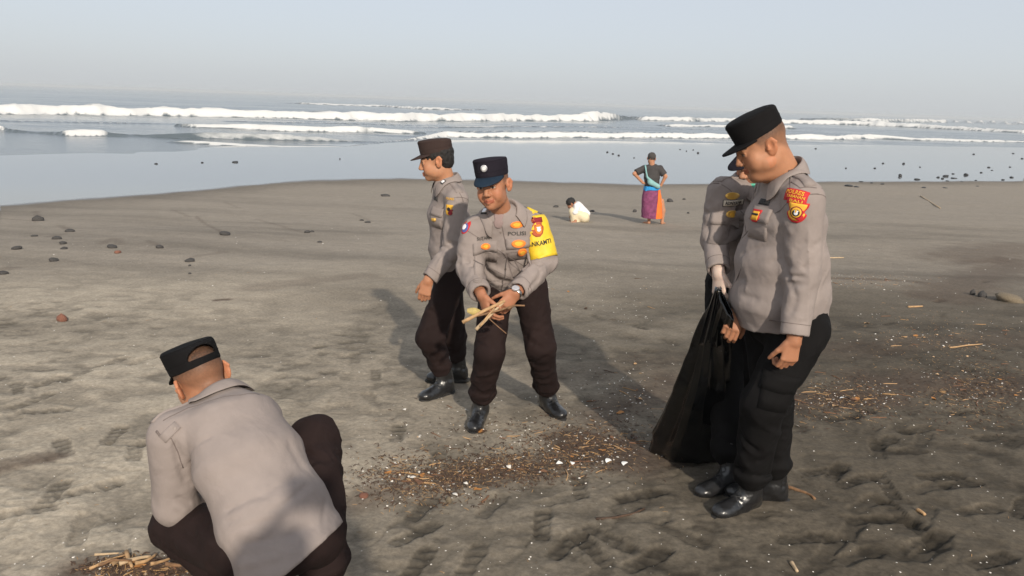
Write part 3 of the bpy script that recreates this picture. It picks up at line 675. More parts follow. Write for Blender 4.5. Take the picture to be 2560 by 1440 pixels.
def skin_body(root, J, opt):
    skin = opt.get('skin', (.43, .205, .115))
    C = J['head']; Mh = frame_of(J['hf'], J['hu'])
    parts = head_mesh(C, Mh, skin, J['nk']*.75+C*.25+(J['pel']-J['nk'])*.03, opt)
    for sd in ('l', 'r'):
        if J.get('hand_'+sd) is None: continue
        e, w = J['e'+sd], J['w'+sd]; f, n, cu = J['hand_'+sd][:3]; th = J['hand_'+sd][3] if len(J['hand_'+sd]) > 3 else (.55, .35)
        g = Grid(w-.21, w+.21, .0034); d = nrm(w-e)
        g.cone(w-d*.09, w, .034, .0265, k=.01); hand_cones(g, w, np.asarray(f, float), np.asarray(n, float), sd == 'r', cu, th, sc_=opt.get('hand', 1.0))
        V, F = g.surf(1); c = np.tile(np.asarray(opt.get('hand_skin_'+sd, np.array(skin)*np.array((.92, .88, .88))), float), (len(V), 1))
        parts.append((V, F, c))
    pts = np.array([J[k] for k in ('pel', 'nk', 'sl', 'sr', 'el', 'er', 'wl', 'wr', 'hl', 'hr', 'kl', 'kr', 'al', 'ar')])
    g = Grid(pts.min(0)-.18, pts.max(0)+.18, .013)
    s_ = J['sr']-J['sl']; g.eseg(J['pel'], J['nk']*.8+J['pel']*.2, s_, (.11, .07), (.12, .07), k=.03)
    for sd in ('l', 'r'):
        g.cone(J['nk'], J['s'+sd], .045, .045); g.cone(J['s'+sd], J['e'+sd], .042, .036); g.cone(J['e'+sd], J['w'+sd], .036, .026)
        g.cone(J['h'+sd], J['k'+sd], .062, .047); g.cone(J['k'+sd], J['a'+sd], .047, .035); g.cone(J['pel'], J['h'+sd], .07, .06)
    V, F = g.surf(0); parts.append((V, F))
    V, F, c = join(parts, skin)
    return link('body', mesh_np('body', V, F, True, c), M['skin'], root)
def limb_folds(g, a, b, ra, rb, n, amp, w, seed, lo=0., hi=1., slant=.6):
    """rings of oblique creases wrapped round a sleeve or a trouser leg"""
    r_ = np.random.default_rng(seed); d = nrm(b-a); L = np.linalg.norm(b-a)
    s_ = nrm(np.cross(d, A(.3, .5, .81))); f = np.cross(d, s_)
    for i in range(n):
        t0 = lo+(hi-lo)*(i+.5+r_.uniform(-.35, .35))/n; th = r_.uniform(0, 6.28); arc = r_.uniform(.9, 2.2); sl_ = r_.uniform(-slant, slant)
        p = None; am = amp*r_.uniform(.5, 1.2)*r_.choice([1, 1, -1])
        for q in range(4):
            u = th+arc*q/3; tt = np.clip(t0+sl_*(q/3-.5)*.07/max(L, .1)*2, -.05, 1.05); rr = ra+(rb-ra)*tt
            c = a+d*L*tt+(s_*math.cos(u)+f*math.sin(u))*rr
            if p is not None: g.fold(p, c, am, w)
            p = c
def torso_frame(J):
    up = nrm(J['nk']-J['pel']); s_ = J['sr']-J['sl']; s_ = nrm(s_-up*(s_@up)); return s_, np.cross(up, s_), up
def make_shirt(root, J, opt, m='shirt'):
    h = opt.get('sh', .006); s_, f, up = torso_frame(J); pel, nk = J['pel'], J['nk']; L = np.linalg.norm(nk-pel)
    hipside = nrm(J['hr']-J['hl'])
    pts = [J[k] for k in ('nk', 'sl', 'sr', 'el', 'er', 'wl', 'wr')]+[pel-up*.2+s_*.25, pel-up*.2-s_*.25, pel-f*.2, pel+f*.28, nk+up*.05]
    pts = np.array(pts); g = Grid(pts.min(0)-.10, pts.max(0)+.10, h)
    st = opt['torso']        # rows (t along the spine, forward shift, sideways shift, half width, half depth), hem first
    P = [(pel+up*L*t+f*o+s_*x, rx, ry) for (t, o, x, rx, ry) in st]
    hem_c, hem_n = opt.get('hem', (P[0][0], -up)); hem_n = nrm(hem_n)
    hem_c = P[0][0]; hem_n = nrm(hem_n+s_*opt.get('hem_tilt', 0.0))
    cut = [(hem_c, hem_n)]
    for i in range(len(P)-1):
        w = i/(len(P)-2+1e-9); side = nrm(hipside*(1-w)+s_*w)
        g.eseg(P[i][0], P[i+1][0], side, P[i][1:], P[i+1][1:], k=.05, cut=cut if i == 0 or opt.get('cutall') else None)
    for sd in ('l', 'r'):
        S_, E, W = J['s'+sd], J['e'+sd], J['w'+sd]
        g.cone(nk-up*.040, S_-nrm(S_-nk)*.02, .070, opt.get('sr', .062), k=.05)
    rs = opt.get('sleeve', (.074, .062, .050))
    # hollow under the hem
    g.eseg(hem_c+hem_n*.12, hem_c-hem_n*opt.get('hollow', .05), hipside, (P[0][1]-.012, P[0][2]-.012), (P[0][1]-.018, P[0][2]-.018), k=.0, op='s', rz=.01)
    for q in opt.get('folds', []): g.fold(*q)
    for sd in ('l', 'r'):
        S_, E, W = J['s'+sd], J['e'+sd], J['w'+sd]; d = nrm(W-E); d1 = nrm(E-S_)
        g2 = Grid(np.minimum(np.minimum(S_, E), W)-.12, np.maximum(np.maximum(S_, E), W)+.12, h)
        # snap to the parent lattice
        g2.lo = g.lo+np.round((g2.lo-g.lo)/h)*h; g2.ax = [(g2.lo[i]+np.arange(g2.n[i])*h).astype(np.float32) for i in range(3)]
        g2.cone(S_, E, rs[0], rs[1], k=.0); g2.cone(E, W+d*.03, rs[1], rs[2], k=.02)
        cf = W-d*.018
        limb_folds(g2, S_, E, rs[0], rs[1], opt.get('nf', 7), .006, .013, hash_(opt['seed'], sd, 1), .25, 1.0, 1.2)
        limb_folds(g2, E, cf, rs[1], rs[2], opt.get('nf', 7), .006, .012, hash_(opt['seed'], sd, 2), .0, .8, 1.2)
        # deep creases inside the elbow
        bend = nrm(S_-E)+nrm(W-E)
        if np.linalg.norm(bend) > .12:
            bn = nrm(bend); ax_ = nrm(np.cross(d1, d)+1e-9)
            for o in (-.035, 0, .03): g2.fold(E+bn*rs[1]*.95+d*o-ax_*.06, E+bn*rs[1]*.95+d*o+ax_*.06, -.010, .010)
        g2.cone(cf-d*.025, cf, rs[2]+.0025, rs[2]+.0015, k=.004)
        X = g2.ax[0][:, None, None]; Y = g2.ax[1][None, :, None]; Z = g2.ax[2][None, None, :]
        g2.D = np.maximum(g2.D, ((X-cf[0])*d[0]+(Y-cf[1])*d[1]+(Z-cf[2])*d[2]).astype(np.float32))
        g2.cone(cf-d*.02, cf+d*.06, rs[2]-.012, rs[2]-.010, k=0, op='s')
        i0 = np.round((g2.lo-g.lo)/h).astype(int); a0 = np.maximum(i0, 0); a1 = np.minimum(i0+g2.n, g.n)
        sl_ = tuple(slice(a0[i], a1[i]) for i in range(3)); s2 = tuple(slice(a0[i]-i0[i], a1[i]-i0[i]) for i in range(3))
        Da, Db = g.D[sl_], g2.D[s2]; k = opt.get('ksleeve', .022); hh = np.maximum(k-np.abs(Da-Db), 0)/k
        g.D[sl_] = np.minimum(Da, Db)-hh*hh*k*.25
    for q in opt.get('folds2', []): g.fold(*q)
    wr = opt.get('wr', .006)
    g.ridge(wr, 9, opt.get('drape', (.5, .1, .85)), .3, opt['seed']*2.3); g.ridge(wr*.6, 15, opt.get('drape2', (-.7, .2, .6)), .3, opt['seed']*1.3+5)
    g.noise(.0012, 30, opt['seed']+9); g.pxfolds(opt.get('px', []))
    V, F = g.surf(1)
    o = link('shirt', mesh_np('shirt', V, F), M[m], root)
    return o, bvh_of(V, F)
def hash_(*a): return abs(hash(tuple(a[:1])+tuple(ord(str(x)[0]) for x in a[1:]))) % 100000
def make_trousers(root, J, opt, m):
    h = opt.get('th', .0065); pel = J['pel']; s_ = nrm(J['hr']-J['hl']); up = nrm(nrm(J['nk']-pel)*.5+A(0, 0, .5))
    pts = np.array([J[k] for k in ('pel', 'hl', 'hr', 'kl', 'kr', 'al', 'ar')]); g = Grid(pts.min(0)-.2, pts.max(0)+.2, h)
    rl = opt.get('leg', (.094, .076, .064)); pw, pd = opt.get('pelvis', (.158, .112))
    mid = (J['hl']+J['hr'])/2
    g.eseg(mid-up*.02, pel+up*opt.get('waist', .10), s_, (pw, pd), (pw*.95, pd*.97), k=.05)
    if 'bum' in opt:
        for q in opt['bum']: g.ell(*q)
    for i, sd in enumerate(('l', 'r')):
        H, K, An = J['h'+sd], J['k'+sd], J['a'+sd]; d = nrm(An-K)
        g2 = Grid(np.minimum(np.minimum(H, K), An)-.15, np.maximum(np.maximum(H, K), An)+.15, h)
        g2.lo = g.lo+np.round((g2.lo-g.lo)/h)*h; g2.ax = [(g2.lo[q]+np.arange(g2.n[q])*h).astype(np.float32) for q in range(3)]
        g2.cone(H, K, rl[0], rl[1], k=0); end = An+nrm(K-An)*opt.get('blouse', .095)
        g2.cone(K, end, rl[1], rl[2], k=.03); g2.ell(end+d*(-.015), (rl[2]+.012, rl[2]+.012, .038), k=.02)
        limb_folds(g2, H, K, rl[0], rl[1], 7, .007, .016, hash_(opt['seed'], sd, 5), .1, 1.05, 1.6)
        limb_folds(g2, K, end, rl[1], rl[2], 10, .009, .013, hash_(opt['seed'], sd, 6), -.05, 1.0, 1.2)
        bend = nrm(H-K)+nrm(An-K)
        if np.linalg.norm(bend) > .15:
            bn = nrm(bend); ax_ = nrm(np.cross(K-H, An-K))
            for o in (-.05, -.015, .025): g2.fold(K+bn*rl[1]*.9+d*o-ax_*.07, K+bn*rl[1]*.9+d*o+ax_*.07, -.012, .012)
        i0 = np.round((g2.lo-g.lo)/h).astype(int); a0 = np.maximum(i0, 0); a1 = np.minimum(i0+g2.n, g.n)
        sl_ = tuple(slice(a0[q], a1[q]) for q in range(3)); s2 = tuple(slice(a0[q]-i0[q], a1[q]-i0[q]) for q in range(3))
        Da, Db = g.D[sl_], g2.D[s2]; k = .035 if i == 0 else .03; hh = np.maximum(k-np.abs(Da-Db), 0)/k
        g.D[sl_] = np.minimum(Da, Db)-hh*hh*k*.25
    for q in opt.get('tfolds', []): g.fold(*q)
    g.ridge(.009, 9, (.25, .1, .95), .35, opt['seed']*1.7); g.ridge(.006, 14, (.9, .2, .25), .3, opt['seed']*2.7+3); g.pxfolds(opt.get('tpx', []))
    V, F = g.surf(1); o = link('trousers', mesh_np('trousers', V, F), M[m], root); return o, bvh_of(V, F)
def make_boot(root, An, d, knee=None):
    """laced leather boot: An = ankle joint, d = heading of the toes on the ground, pitch = heel lift"""
    f = nrm(A(d[0], d[1], d[2] if len(d) > 2 else 0)); u = nrm(A(0, 0, 1)-f*f[2]); s_ = np.cross(f, u); Mb = np.array([s_, f, u])
    def loc(V): return V@Mb+An
    zb = -.105
    g = Grid((-.16, -.17, -.14), (.16, .25, .22), .0046)
    sh_ = Mb@nrm(knee-An) if knee is not None else A(0, 0, 1); sh_ = nrm(sh_*A(1, 1, 1)+A(0, 0, .6))
    g.eseg(sh_*.145, (0, -.012, -.02), (1, 0, 0), (.055, .060), (.045, .056), k=.02, rz=.02)
    g.ell((0, -.030, zb+.045), (.040, .050, .050), k=.03)
    g.cone((0, .01, -.03), (0, .105, zb+.045), .046, .036, k=.035)
    g.ell((0, .150, zb+.034), (.047, .062, .036), k=.03)
    g.ell((0, .06, zb+.03), (.042, .08, .036), k=.02)
    for i in range(4): g.fold((-.045, .075+.014*i, zb+.085-.012*i), (.045, .075+.014*i, zb+.085-.012*i), -.004, .006)
    for i in range(4): g.fold((-.06, -.06, .0+.022*i), (.06, .05, -.004+.022*i), -.005, .008)
    X, Y, Z = g.ax[0][:, None, None], g.ax[1][None, :, None], g.ax[2][None, None, :]
    g.D = np.maximum(g.D, (zb+.012-Z)+0*X+0*Y).astype(np.float32)
    g.noise(.0018, 45, 2)
    V, F = g.surf(1); b = link('boot', mesh_np('boot', loc(V), F), M['leather'], root)
    # sole: outline extruded with heel block and cleats
    pts = []
    for i in range(36):
        t = 2*math.pi*i/36; yy = math.cos(t); xx = math.sin(t)
        y = .062+.152*yy; w = .041 if y < .0 else (.036 if y < .06 else .049); w = np.interp(y, [-.09, -.05, .02, .06, .13, .18, .214], [.034, .043, .037, .038, .049, .046, .038])
        pts.append((w*np.sign(xx)*abs(xx)**.72, y))
    V = []; F = []; n = len(pts)
    for z, e in ((zb-.004, .97), (zb+.004, 1.03), (zb+.017, 1.02), (zb+.020, .95)):
        V += [(x*e, .062+(y-.062)*e, z) for x, y in pts]
    for r_ in range(3):
        for i in range(n): j = (i+1) % n; F.append((r_*n+i, r_*n+j, r_*n+n+j, r_*n+n+i))
    F.append(tuple(range(n))[::-1]); F.append(tuple(range(3*n, 4*n)))
    so_ = link('sole', mesh_py('sole', loc(np.array(V)), F, False), M['rubber'], b)
    bm = bmesh.new()
    bv = bvh_of(*g_last(b))
    V = []; F = []
    for i in range(6):
        y0 = .095-.018*i; z0 = zb+.085+.022*i
        for sg in (-1, 1):
            a = A(sg*.020, y0, z0); c = A(-sg*.020, y0-.012, z0+.018); prev = None
            for q in range(5):
                p = An+(a+(c-a)*q/4)@Mb; h_ = bv.find_nearest(Vector(p)); hp = A(*h_[0]); hn = A(*h_[1]); V.append(hp+hn*.0035); V.append(hp+hn*.0005+nrm(np.cross(hn, (c-a)@Mb))*.003); V.append(hp+hn*.0005-nrm(np.cross(hn, (c-a)@Mb))*.003)
                if q:
                    k = len(V)-3; F += [(k, k+1, k-2, k-3), (k+2, k, k-3, k-1)]
    link('laces', mesh_py('laces', V, F, True), M['lace'], b)
    return b
def g_last(o):
    me = o.data; V = np.empty(len(me.vertices)*3, np.float32); me.vertices.foreach_get('co', V); F = np.empty(len(me.polygons)*4, np.int32); me.loops.foreach_get('vertex_index', F)
    return V.reshape(-1, 3).astype(float), F.reshape(-1, 4)
def make_cap(root, J, crown, brim, opt):
    C = J['head']; Mh = frame_of(J['hf'], J['hu']); tl = opt.get('cap_tilt', .0); z0 = opt.get('cap_z', .040); H = opt.get('cap_h', .088)
    ct, st = math.cos(tl), math.sin(tl); Mt = np.array([[1, 0, 0], [0, ct, st], [0, -st, ct]]); O = A(0, -.008, z0)
    def loc(V): return ((V@Mt)+O)@Mh+C
    g = Grid((-.12, -.14, -.03), (.12, .14, .13), .003)
    X, Y, Z = np.meshgrid(*g.ax, indexing='ij')
    def body(sh, z1, z2, r_):
        zt = (Z-z1)/(z2-z1); rx = .0815+.004*zt-sh; ry = .1005+.004*zt-sh
        k = np.sqrt((X/rx)**2+(Y/ry)**2)+1e-6; k1 = np.sqrt((X/rx**2)**2+(Y/ry**2)**2)+1e-6; dxy = k*(k-1)/k1
        top = z2+.10*(Y)*opt.get('cap_slope', 1.0)-.9*(X*X+Y*Y)
        dz = np.maximum(Z-top, z1-Z); a, b = dxy+r_, dz+r_
        return np.minimum(np.maximum(a, b), 0)+np.sqrt(np.maximum(a, 0)**2+np.maximum(b, 0)**2)-r_
    g.D = np.maximum(body(0, -.005, H, .012), -body(.0085, -.08, H-.010, .006)).astype(np.float32)
    if opt.get('cap_arch'):
        dd = (np.sqrt((X/.048)**2+((Z-.026)/.036)**2)-1)*.03; dd = np.maximum(np.maximum(dd, .026-Z), Y+.02); g.D = np.maximum(g.D, -dd)
    g.noise(.0005, 30, 1)
    V, F = g.surf(1); c = link('cap', mesh_np('cap', loc(V), F), M[crown], root)
    bv = bvh_of(loc(V), F)
    # visor: a curved plate with thickness
    n, m = 17, 6; V = []; F = []; reach = opt.get('visor', .068)
    for lay in (0, 1):
        for i in range(n):
            u = -1+2*i/(n-1); th = u*1.16
            for j in range(m):
                w = j/(m-1); xi = .077*math.sin(th); yi = .095*math.cos(th)
                ext = (reach+.005)*max(0, math.cos(u*math.pi/2))**.55
                x = xi*(1+.10*w); y = yi+ext*w; z = .006-w*ext*opt.get('visor_drop', .42)-.010*(u*u)*w-(.0045 if lay else 0)
                V.append((x, y-.002, z))
    o = n*m
    for i in range(n-1):
        for j in range(m-1):
            a = i*m+j; F.append((a, a+m, a+m+1, a+1)); F.append((o+a, o+a+1, o+a+m+1, o+a+m))
        a = i*m+m-1; F.append((a, a+m, o+a+m, o+a)); a = i*m; F.append((a+m, a, o+a, o+a+m))
    for i in (0, n-1):
        for j in range(m-1): a = i*m+j; F.append((a, a+1, o+a+1, o+a))
    b = link('visor', mesh_py('visor', loc(np.array(V)), F, True), M[brim], c)
    for zz, w_ in ((.030, .0035), (opt.get('cap_h', .088)-.012, .0030)):
        ring = [loc(np.array([[.095*math.sin(t), .115*math.cos(t), zz]]))[0] for t in np.linspace(0, 2*math.pi, 49)]; cen = loc(np.array([[0, 0, zz]]))[0]
        strip(bv, ring, [nrm(p-cen) for p in ring], w_, .0012, M[crown], 'cap_seam', c)
    return c, bv, loc, Mh
def make_collar(root, J, bvh, opt, m='shirt'):
    s_, f, up = torso_frame(J); nk = J['nk']; ax = nrm(nrm(J['head']-nk)*.55+up*.45); s2 = nrm(s_-ax*(s_@ax)); f2 = np.cross(ax, s2)
    r0 = opt.get('collar_r', .070); n = 41; V = []; F = []; gap = opt.get('collar_gap', .55); base = nk-up*.01
    for i in range(n):
        u = -1+2*i/(n-1); th = u*(math.pi-gap)            # 0 = back of the neck
        dirr = s2*math.sin(th)-f2*math.cos(th); fr = abs(u)**3
        hb = opt.get('collar_h', .042)*(1-fr)+.012*fr; rx = r0+.012*fr
        p0 = base+dirr*rx-ax*.03*(1-fr)-ax*.045*fr
        p1 = base+dirr*(rx+.002)+ax*hb
        p2 = base+dirr*(rx+.010)+ax*(hb+.004)
        q = base+dirr*(rx+.024+.022*fr)-ax*(.014+.049*fr)
        h_ = bvh.find_nearest(Vector(q)); p4 = A(*h_[0])+A(*h_[1])*.010; p3 = (p2+p4)/2+dirr*.006
        def out(p, o_):
            h2 = bvh.find_nearest(Vector(p)); hp, hn = A(*h2[0]), A(*h2[1]); return hp+hn*o_ if (p-hp)@hn < o_ else p
        p3 = out(p3, .013); p2 = out(p2, .010); V += [p0, out(p1, .004), p2, p3, p4]
    for i in range(n-1):
        for j in range(4): a = i*5+j; F.append((a, a+1, a+6, a+5))
    o = link('collar', mesh_py('collar', V, F, True), M[m], root)
    md = o.modifiers.new('thick', 'SOLIDIFY'); md.thickness = .0035; md.offset = 0
    ss = o.modifiers.new('sub', 'SUBSURF'); ss.levels = 1; ss.render_levels = 1
    return o, [A(*v) for v in V]
def officer(label, J, opt, trousers, cap=None):
    base = (J['al']+J['ar'])/2; root = empty('person', (base[0], base[1], gz(base[0], base[1])), label, 'person', opt.get('group'))
    skin_body(root, J, opt)
    sh, bs = make_shirt(root, J, opt); tr, bt = make_trousers(root, J, opt, trousers)
    for sd in ('l', 'r'): make_boot(root, J['a'+sd], J['f'+sd], J['k'+sd])
    cp = make_cap(root, J, cap[0], cap[1], opt) if cap else None
    co, cv = make_collar(root, J, bs, opt) if opt.get('collar', True) else (None, None)
    if co: co.parent = sh; co.matrix_parent_inverse = Matrix.Identity(4)
    if opt.get('hair'):
        V, F = hair_mesh(J['head'], frame_of(J['hf'], J['hu']), opt); link('hair', mesh_np('hair', V, F), M['hair'], root)
    return dict(root=root, shirt=sh, bs=bs, trousers=tr, bt=bt, cap=cp, collar=co, cv=cv)
# ------------------------------------------------------------------ the officers
PX_R = [([(1846, 678), (1945, 632)], .007, .014), ([(1846, 705), (1950, 645)], -.009, .013), ([(1852, 735), (1900, 752), (1965, 748)], -.007, .016), ([(1850, 640), (1930, 612)], -.006, .012), ([(2022, 560), (2024, 700), (2016, 835)], .006, .006), ([(1948, 560), (1958, 640), (1972, 700)], -.014, .012),
        ([(1975, 700), (1992, 745), (1975, 790)], -.008, .012), ([(1958, 600), (1990, 640)], .006, .012), ([(2045, 500), (2075, 560)], -.006, .010), ([(2050, 700), (2075, 780)], .006, .014), ([(1860, 770), (1930, 790)], .005, .014), ([(1975, 840), (2020, 832)], -.004, .006)]
TPX_R = [([(1850, 1075), (1895, 1130)], -.012, .014), ([(1905, 1085), (1960, 1060)], .010, .014), ([(1850, 1130), (1880, 1180)], .012, .014), ([(1840, 1165), (1900, 1190), (1955, 1180)], -.014, .012), ([(1890, 1150), (1960, 1130)], -.012, .012), ([(1900, 1110), (1965, 1100)], .010, .012)]
PX_M = [([(1143, 602), (1195, 614)], -.010, .010), ([(1145, 640), (1192, 652)], -.009, .009), ([(1143, 660), (1196, 667)], -.014, .010), ([(1150, 622), (1190, 632)], .008, .010), ([(1205, 655), (1238, 698), (1275, 706)], -.020, .018), ([(1222, 664), (1266, 690)], .014, .016), ([(1215, 690), (1250, 715), (1275, 716)], .014, .016),
        ([(1270, 702), (1312, 680)], -.010, .014), ([(1262, 600), (1276, 705)], -.005, .006), ([(1322, 662), (1290, 720)], -.014, .014), ([(1378, 646), (1345, 666)], -.012, .010), ([(1352, 692), (1312, 730)], -.010, .010), ([(1275, 718), (1228, 752)], -.008, .012), ([(1365, 660), (1330, 690)], .010, .012), ([(1220, 620), (1250, 640)], -.007, .012), ([(1290, 650), (1320, 640)], -.008, .012)]
PX_L = [([(1072, 600), (1086, 642)], -.008, .014), ([(1122, 560), (1088, 690)], .008, .009), ([(1106, 560), (1100, 645)], -.012, .013), ([(1130, 600), (1112, 690)], -.008, .010), ([(1078, 640), (1092, 690)], .008, .014), ([(1150, 560), (1140, 690)], -.008, .016), ([(1090, 570), (1075, 585)], .006, .010)]
PX_C = [([(447, 1157), (490, 1112), (532, 1090)], -.006, .006), ([(450, 1168), (540, 1106)], -.005, .006), ([(436, 1100), (450, 1160), (466, 1205)], -.016, .010), ([(560, 1282), (660, 1236), (752, 1186)], -.006, .010), ([(560, 1306), (700, 1270), (772, 1212)], -.007, .010), ([(572, 1294), (680, 1252), (762, 1200)], .005, .010), ([(600, 1318), (690, 1296)], -.005, .008),
        ([(592, 1412), (650, 1402), (762, 1372)], .008, .012), ([(816, 1246), (806, 1320)], -.006, .008), ([(410, 1050), (520, 1000), (650, 980)], -.0025, .005), ([(440, 1240), (478, 1262)], -.008, .009), ([(432, 1262), (470, 1278)], .006, .010), ([(720, 1100), (765, 1180)], -.006, .012), ([(600, 1360), (700, 1345), (800, 1310)], -.006, .014)]
TPX_C = [([(745, 1120), (800, 1150)], -.012, .012), ([(760, 1170), (840, 1150)], -.010, .012), ([(780, 1200), (865, 1200)], -.010, .014), ([(440, 1330), (500, 1380)], -.010, .014), ([(480, 1290), (540, 1370)], .010, .016), ([(820, 1120), (850, 1170)], .009, .012)]
FIST = (.75, 1.25, .8); RELAX = (.35, .5, .35)
# --- big officer on the right, in profile
J = dict(nk=at(1962, 432, 3.06), head=at(1903, 362, 3.03), hf=(-1, .02, -.52), hu=(-.1, 0, 1),
         sl=at(2010, 500, 2.89), sr=at(1932, 476, 3.24), el=at(2006, 690, 2.86), wl=at(1985, 850, 2.80), er=at(1880, 640, 3.32), wr=at(1846, 778, 3.10),
         pel=at(1966, 775, 3.08), al=gpt(1868, 1272)+UPZ, ar=gpt(1925, 1250)+UPZ)
rv = nrm(A(-.42, .9, 0)); J['hl'] = J['pel']-rv*.10-A(0, 0, .06); J['hr'] = J['pel']+rv*.10-A(0, 0, .06)
J['kl'] = at(1908, 1010, 2.92); J['kr'] = at(1932, 1005, 3.12); J['fl'] = gpt(1768, 1302)-gpt(1868, 1272); J['fr'] = A(-.96, .12, 0)
J['hand_l'] = (A(-.12, -.02, -1), A(-.2, 1, 0), (.55, 1.05, .75), (.35, .2)); J['hand_r'] = (A(-.35, -.4, -.8), A(.2, .9, -.3), (.6, .8, .5))
OR = dict(seed=1, fat=1.0, stubble=.92, skin=(.41, .200, .112), torso=[(-.07, .020, 0, .185, .190), (.12, .025, 0, .185, .198), (.38, .020, 0, .185, .178), (.68, .0, 0, .185, .142), (.88, -.015, 0, .15, .10)],
          sleeve=(.078, .066, .053), pelvis=(.165, .150), leg=(.112, .086, .076), cap_tilt=-.12, cap_z=.046, cap_h=.092, sr=.066, nf=4, wr=.005, px=PX_R, tpx=TPX_R, collar_r=.076, waist=.06, visor_drop=.10)
PR = officer('heavy police officer standing in profile at right, black cap, red-yellow sleeve patch', J, OR, 'trouser_black', ('cap_black', 'cap_black')); PR['J'] = J
# --- officer half hidden behind him, holding the bag
J = dict(nk=at(1876, 455, 3.52), head=at(1893, 402, 3.46), hf=(-.85, -.5, -.38), hu=(0, 0, 1),
         sr=at(1806, 482, 3.38), sl=at(1935, 486, 3.62), er=at(1786, 598, 3.34), wr=at(1797, 684, 3.18), el=at(1950, 620, 3.66), wl=at(1925, 740, 3.5),
         pel=at(1862, 690, 3.52), ar=gpt(1822, 1222)+UPZ, al=gpt(1905, 1195)+UPZ)
rv = nrm(A(-.8, .6, 0)); J['hl'] = J['pel']-rv*.09-A(0, 0, .05); J['hr'] = J['pel']+rv*.09-A(0, 0, .05)
J['kr'] = at(1812, 960, 3.42); J['kl'] = at(1880, 960, 3.5); J['fr'] = A(-.8, -.45, 0); J['fl'] = A(-.7, -.7, 0)
J['hand_r'] = (A(.05, -.25, -1), A(.75, .5, .1), (.7, .9, .5), (.3, .2)); J['hand_l'] = None
OH = dict(seed=2, skin=(.45, .23, .14), hand_skin_r=(.60, .47, .40), torso=[(-.06, 0, 0, .170, .125), (.25, 0, 0, .165, .125), (.62, 0, 0, .175, .125), (.88, -.01, 0, .14, .095)],
          sleeve=(.070, .058, .048), cap_tilt=.05, waist=.05, collar_r=.068, visor=.075, leg=(.098, .082, .080))
PH = officer('police officer half hidden behind the heavy officer, gripping the black bag', J, OH, 'trouser_black', ('cap_black', 'cap_navy')); PH['J'] = J
# --- officer walking in profile at the middle left
J = dict(nk=at(1120, 452, 4.62), head=at(1092, 400, 4.6), hf=(-1, -.06, -.20), hu=(0, 0, 1),
         sl=at(1143, 500, 4.46), sr=at(1112, 492, 4.80), el=at(1128, 625, 4.42), wl=at(1070, 702, 4.33), er=at(1105, 610, 4.86), wr=at(1090, 700, 4.76),
         pel=at(1124, 672, 4.66), al=gpt(1112, 984)+UPZ, ar=gpt(1142, 950)+UPZ)
rv = nrm(A(-.24, .97, 0)); J['hl'] = J['pel']-rv*.09-A(0, 0, .05); J['hr'] = J['pel']+rv*.09-A(0, 0, .05)
J['kl'] = at(1076, 842, 4.46); J['kr'] = at(1132, 845, 4.78); J['fl'] = gpt(1038, 1008)-gpt(1112, 984); J['fr'] = A(-.95, -.15, 0)
J['hand_l'] = (A(-.25, -.1, -1), A(.1, 1, 0), (.45, .7, .5), (.3, .2)); J['hand_r'] = None
OL = dict(seed=3, fat=-.5, px=PX_L, skin=(.44, .22, .125), torso=[(-.08, 0, 0, .165, .120), (.25, .0, 0, .160, .118), (.62, .0, 0, .170, .122), (.88, -.01, 0, .14, .092)],
          sleeve=(.070, .058, .050), cap_tilt=-.02, cap_z=.046, cap_h=.085, hair=True, stubble=.8, waist=.05, leg=(.095, .088, .062), collar_r=.064, visor=.07, visor_drop=.3)
PL = officer('police officer in profile with brown cap and brown trousers, walking behind the stick holder', J, OL, 'trouser_brown', ('cap_brown', 'cap_brown')); PL['J'] = J
# --- officer facing the camera with sticks in his hands
J = dict(nk=at(1256, 530, 3.86), head=at(1232, 462, 3.76), hf=(-.30, -.92, -.06), hu=(-.16, 0, 1),
         sr=at(1184, 580, 3.86), sl=at(1336, 566, 3.92), er=at(1172, 672, 3.80), wr=at(1204, 738, 3.60), el=at(1362, 652, 3.86), wl=at(1290, 732, 3.60),
         pel=at(1282, 690, 4.04), ar=gpt(1200, 1052)+UPZ, al=gpt(1368, 1022)+UPZ)
J['hr'] = at(1240, 722, 4.04); J['hl'] = at(1326, 722, 4.06)
J['kr'] = at(1224, 878, 3.88); J['kl'] = at(1350, 868, 3.98); J['fr'] = gpt(1180, 1088)-gpt(1200, 1052); J['fl'] = gpt(1412, 1054)-gpt(1368, 1022)
J['hand_r'] = (A(.32, -.35, -.8), A(.7, .3, -.2), (.45, .6, .4), (.3, .2)); J['hand_l'] = (A(-.62, -.3, -.7), A(-.35, .85, -.2), (.4, .55, .4), (.3, .2))
OM = dict(seed=4, smile=1.0, fat=-.7, skin=(.39, .182, .102), torso=[(-.09, .0, 0, .178, .130), (.25, .0, 0, .165, .125), (.62, .0, 0, .178, .128), (.88, -.01, 0, .15, .095)],
          sleeve=(.072, .064, .052), cap_tilt=-.02, cap_z=.048, cap_h=.092, nf=8, wr=.009, px=PX_M, waist=.05, leg=(.098, .082, .070), visor=.062, visor_drop=.55, collar_gap=.75, stubble=.85)
PM = officer('smiling police officer facing the camera, yellow armband, gathering sticks', J, OM, 'trouser_brown', ('cap_navy', 'brim_navy')); PM['J'] = J
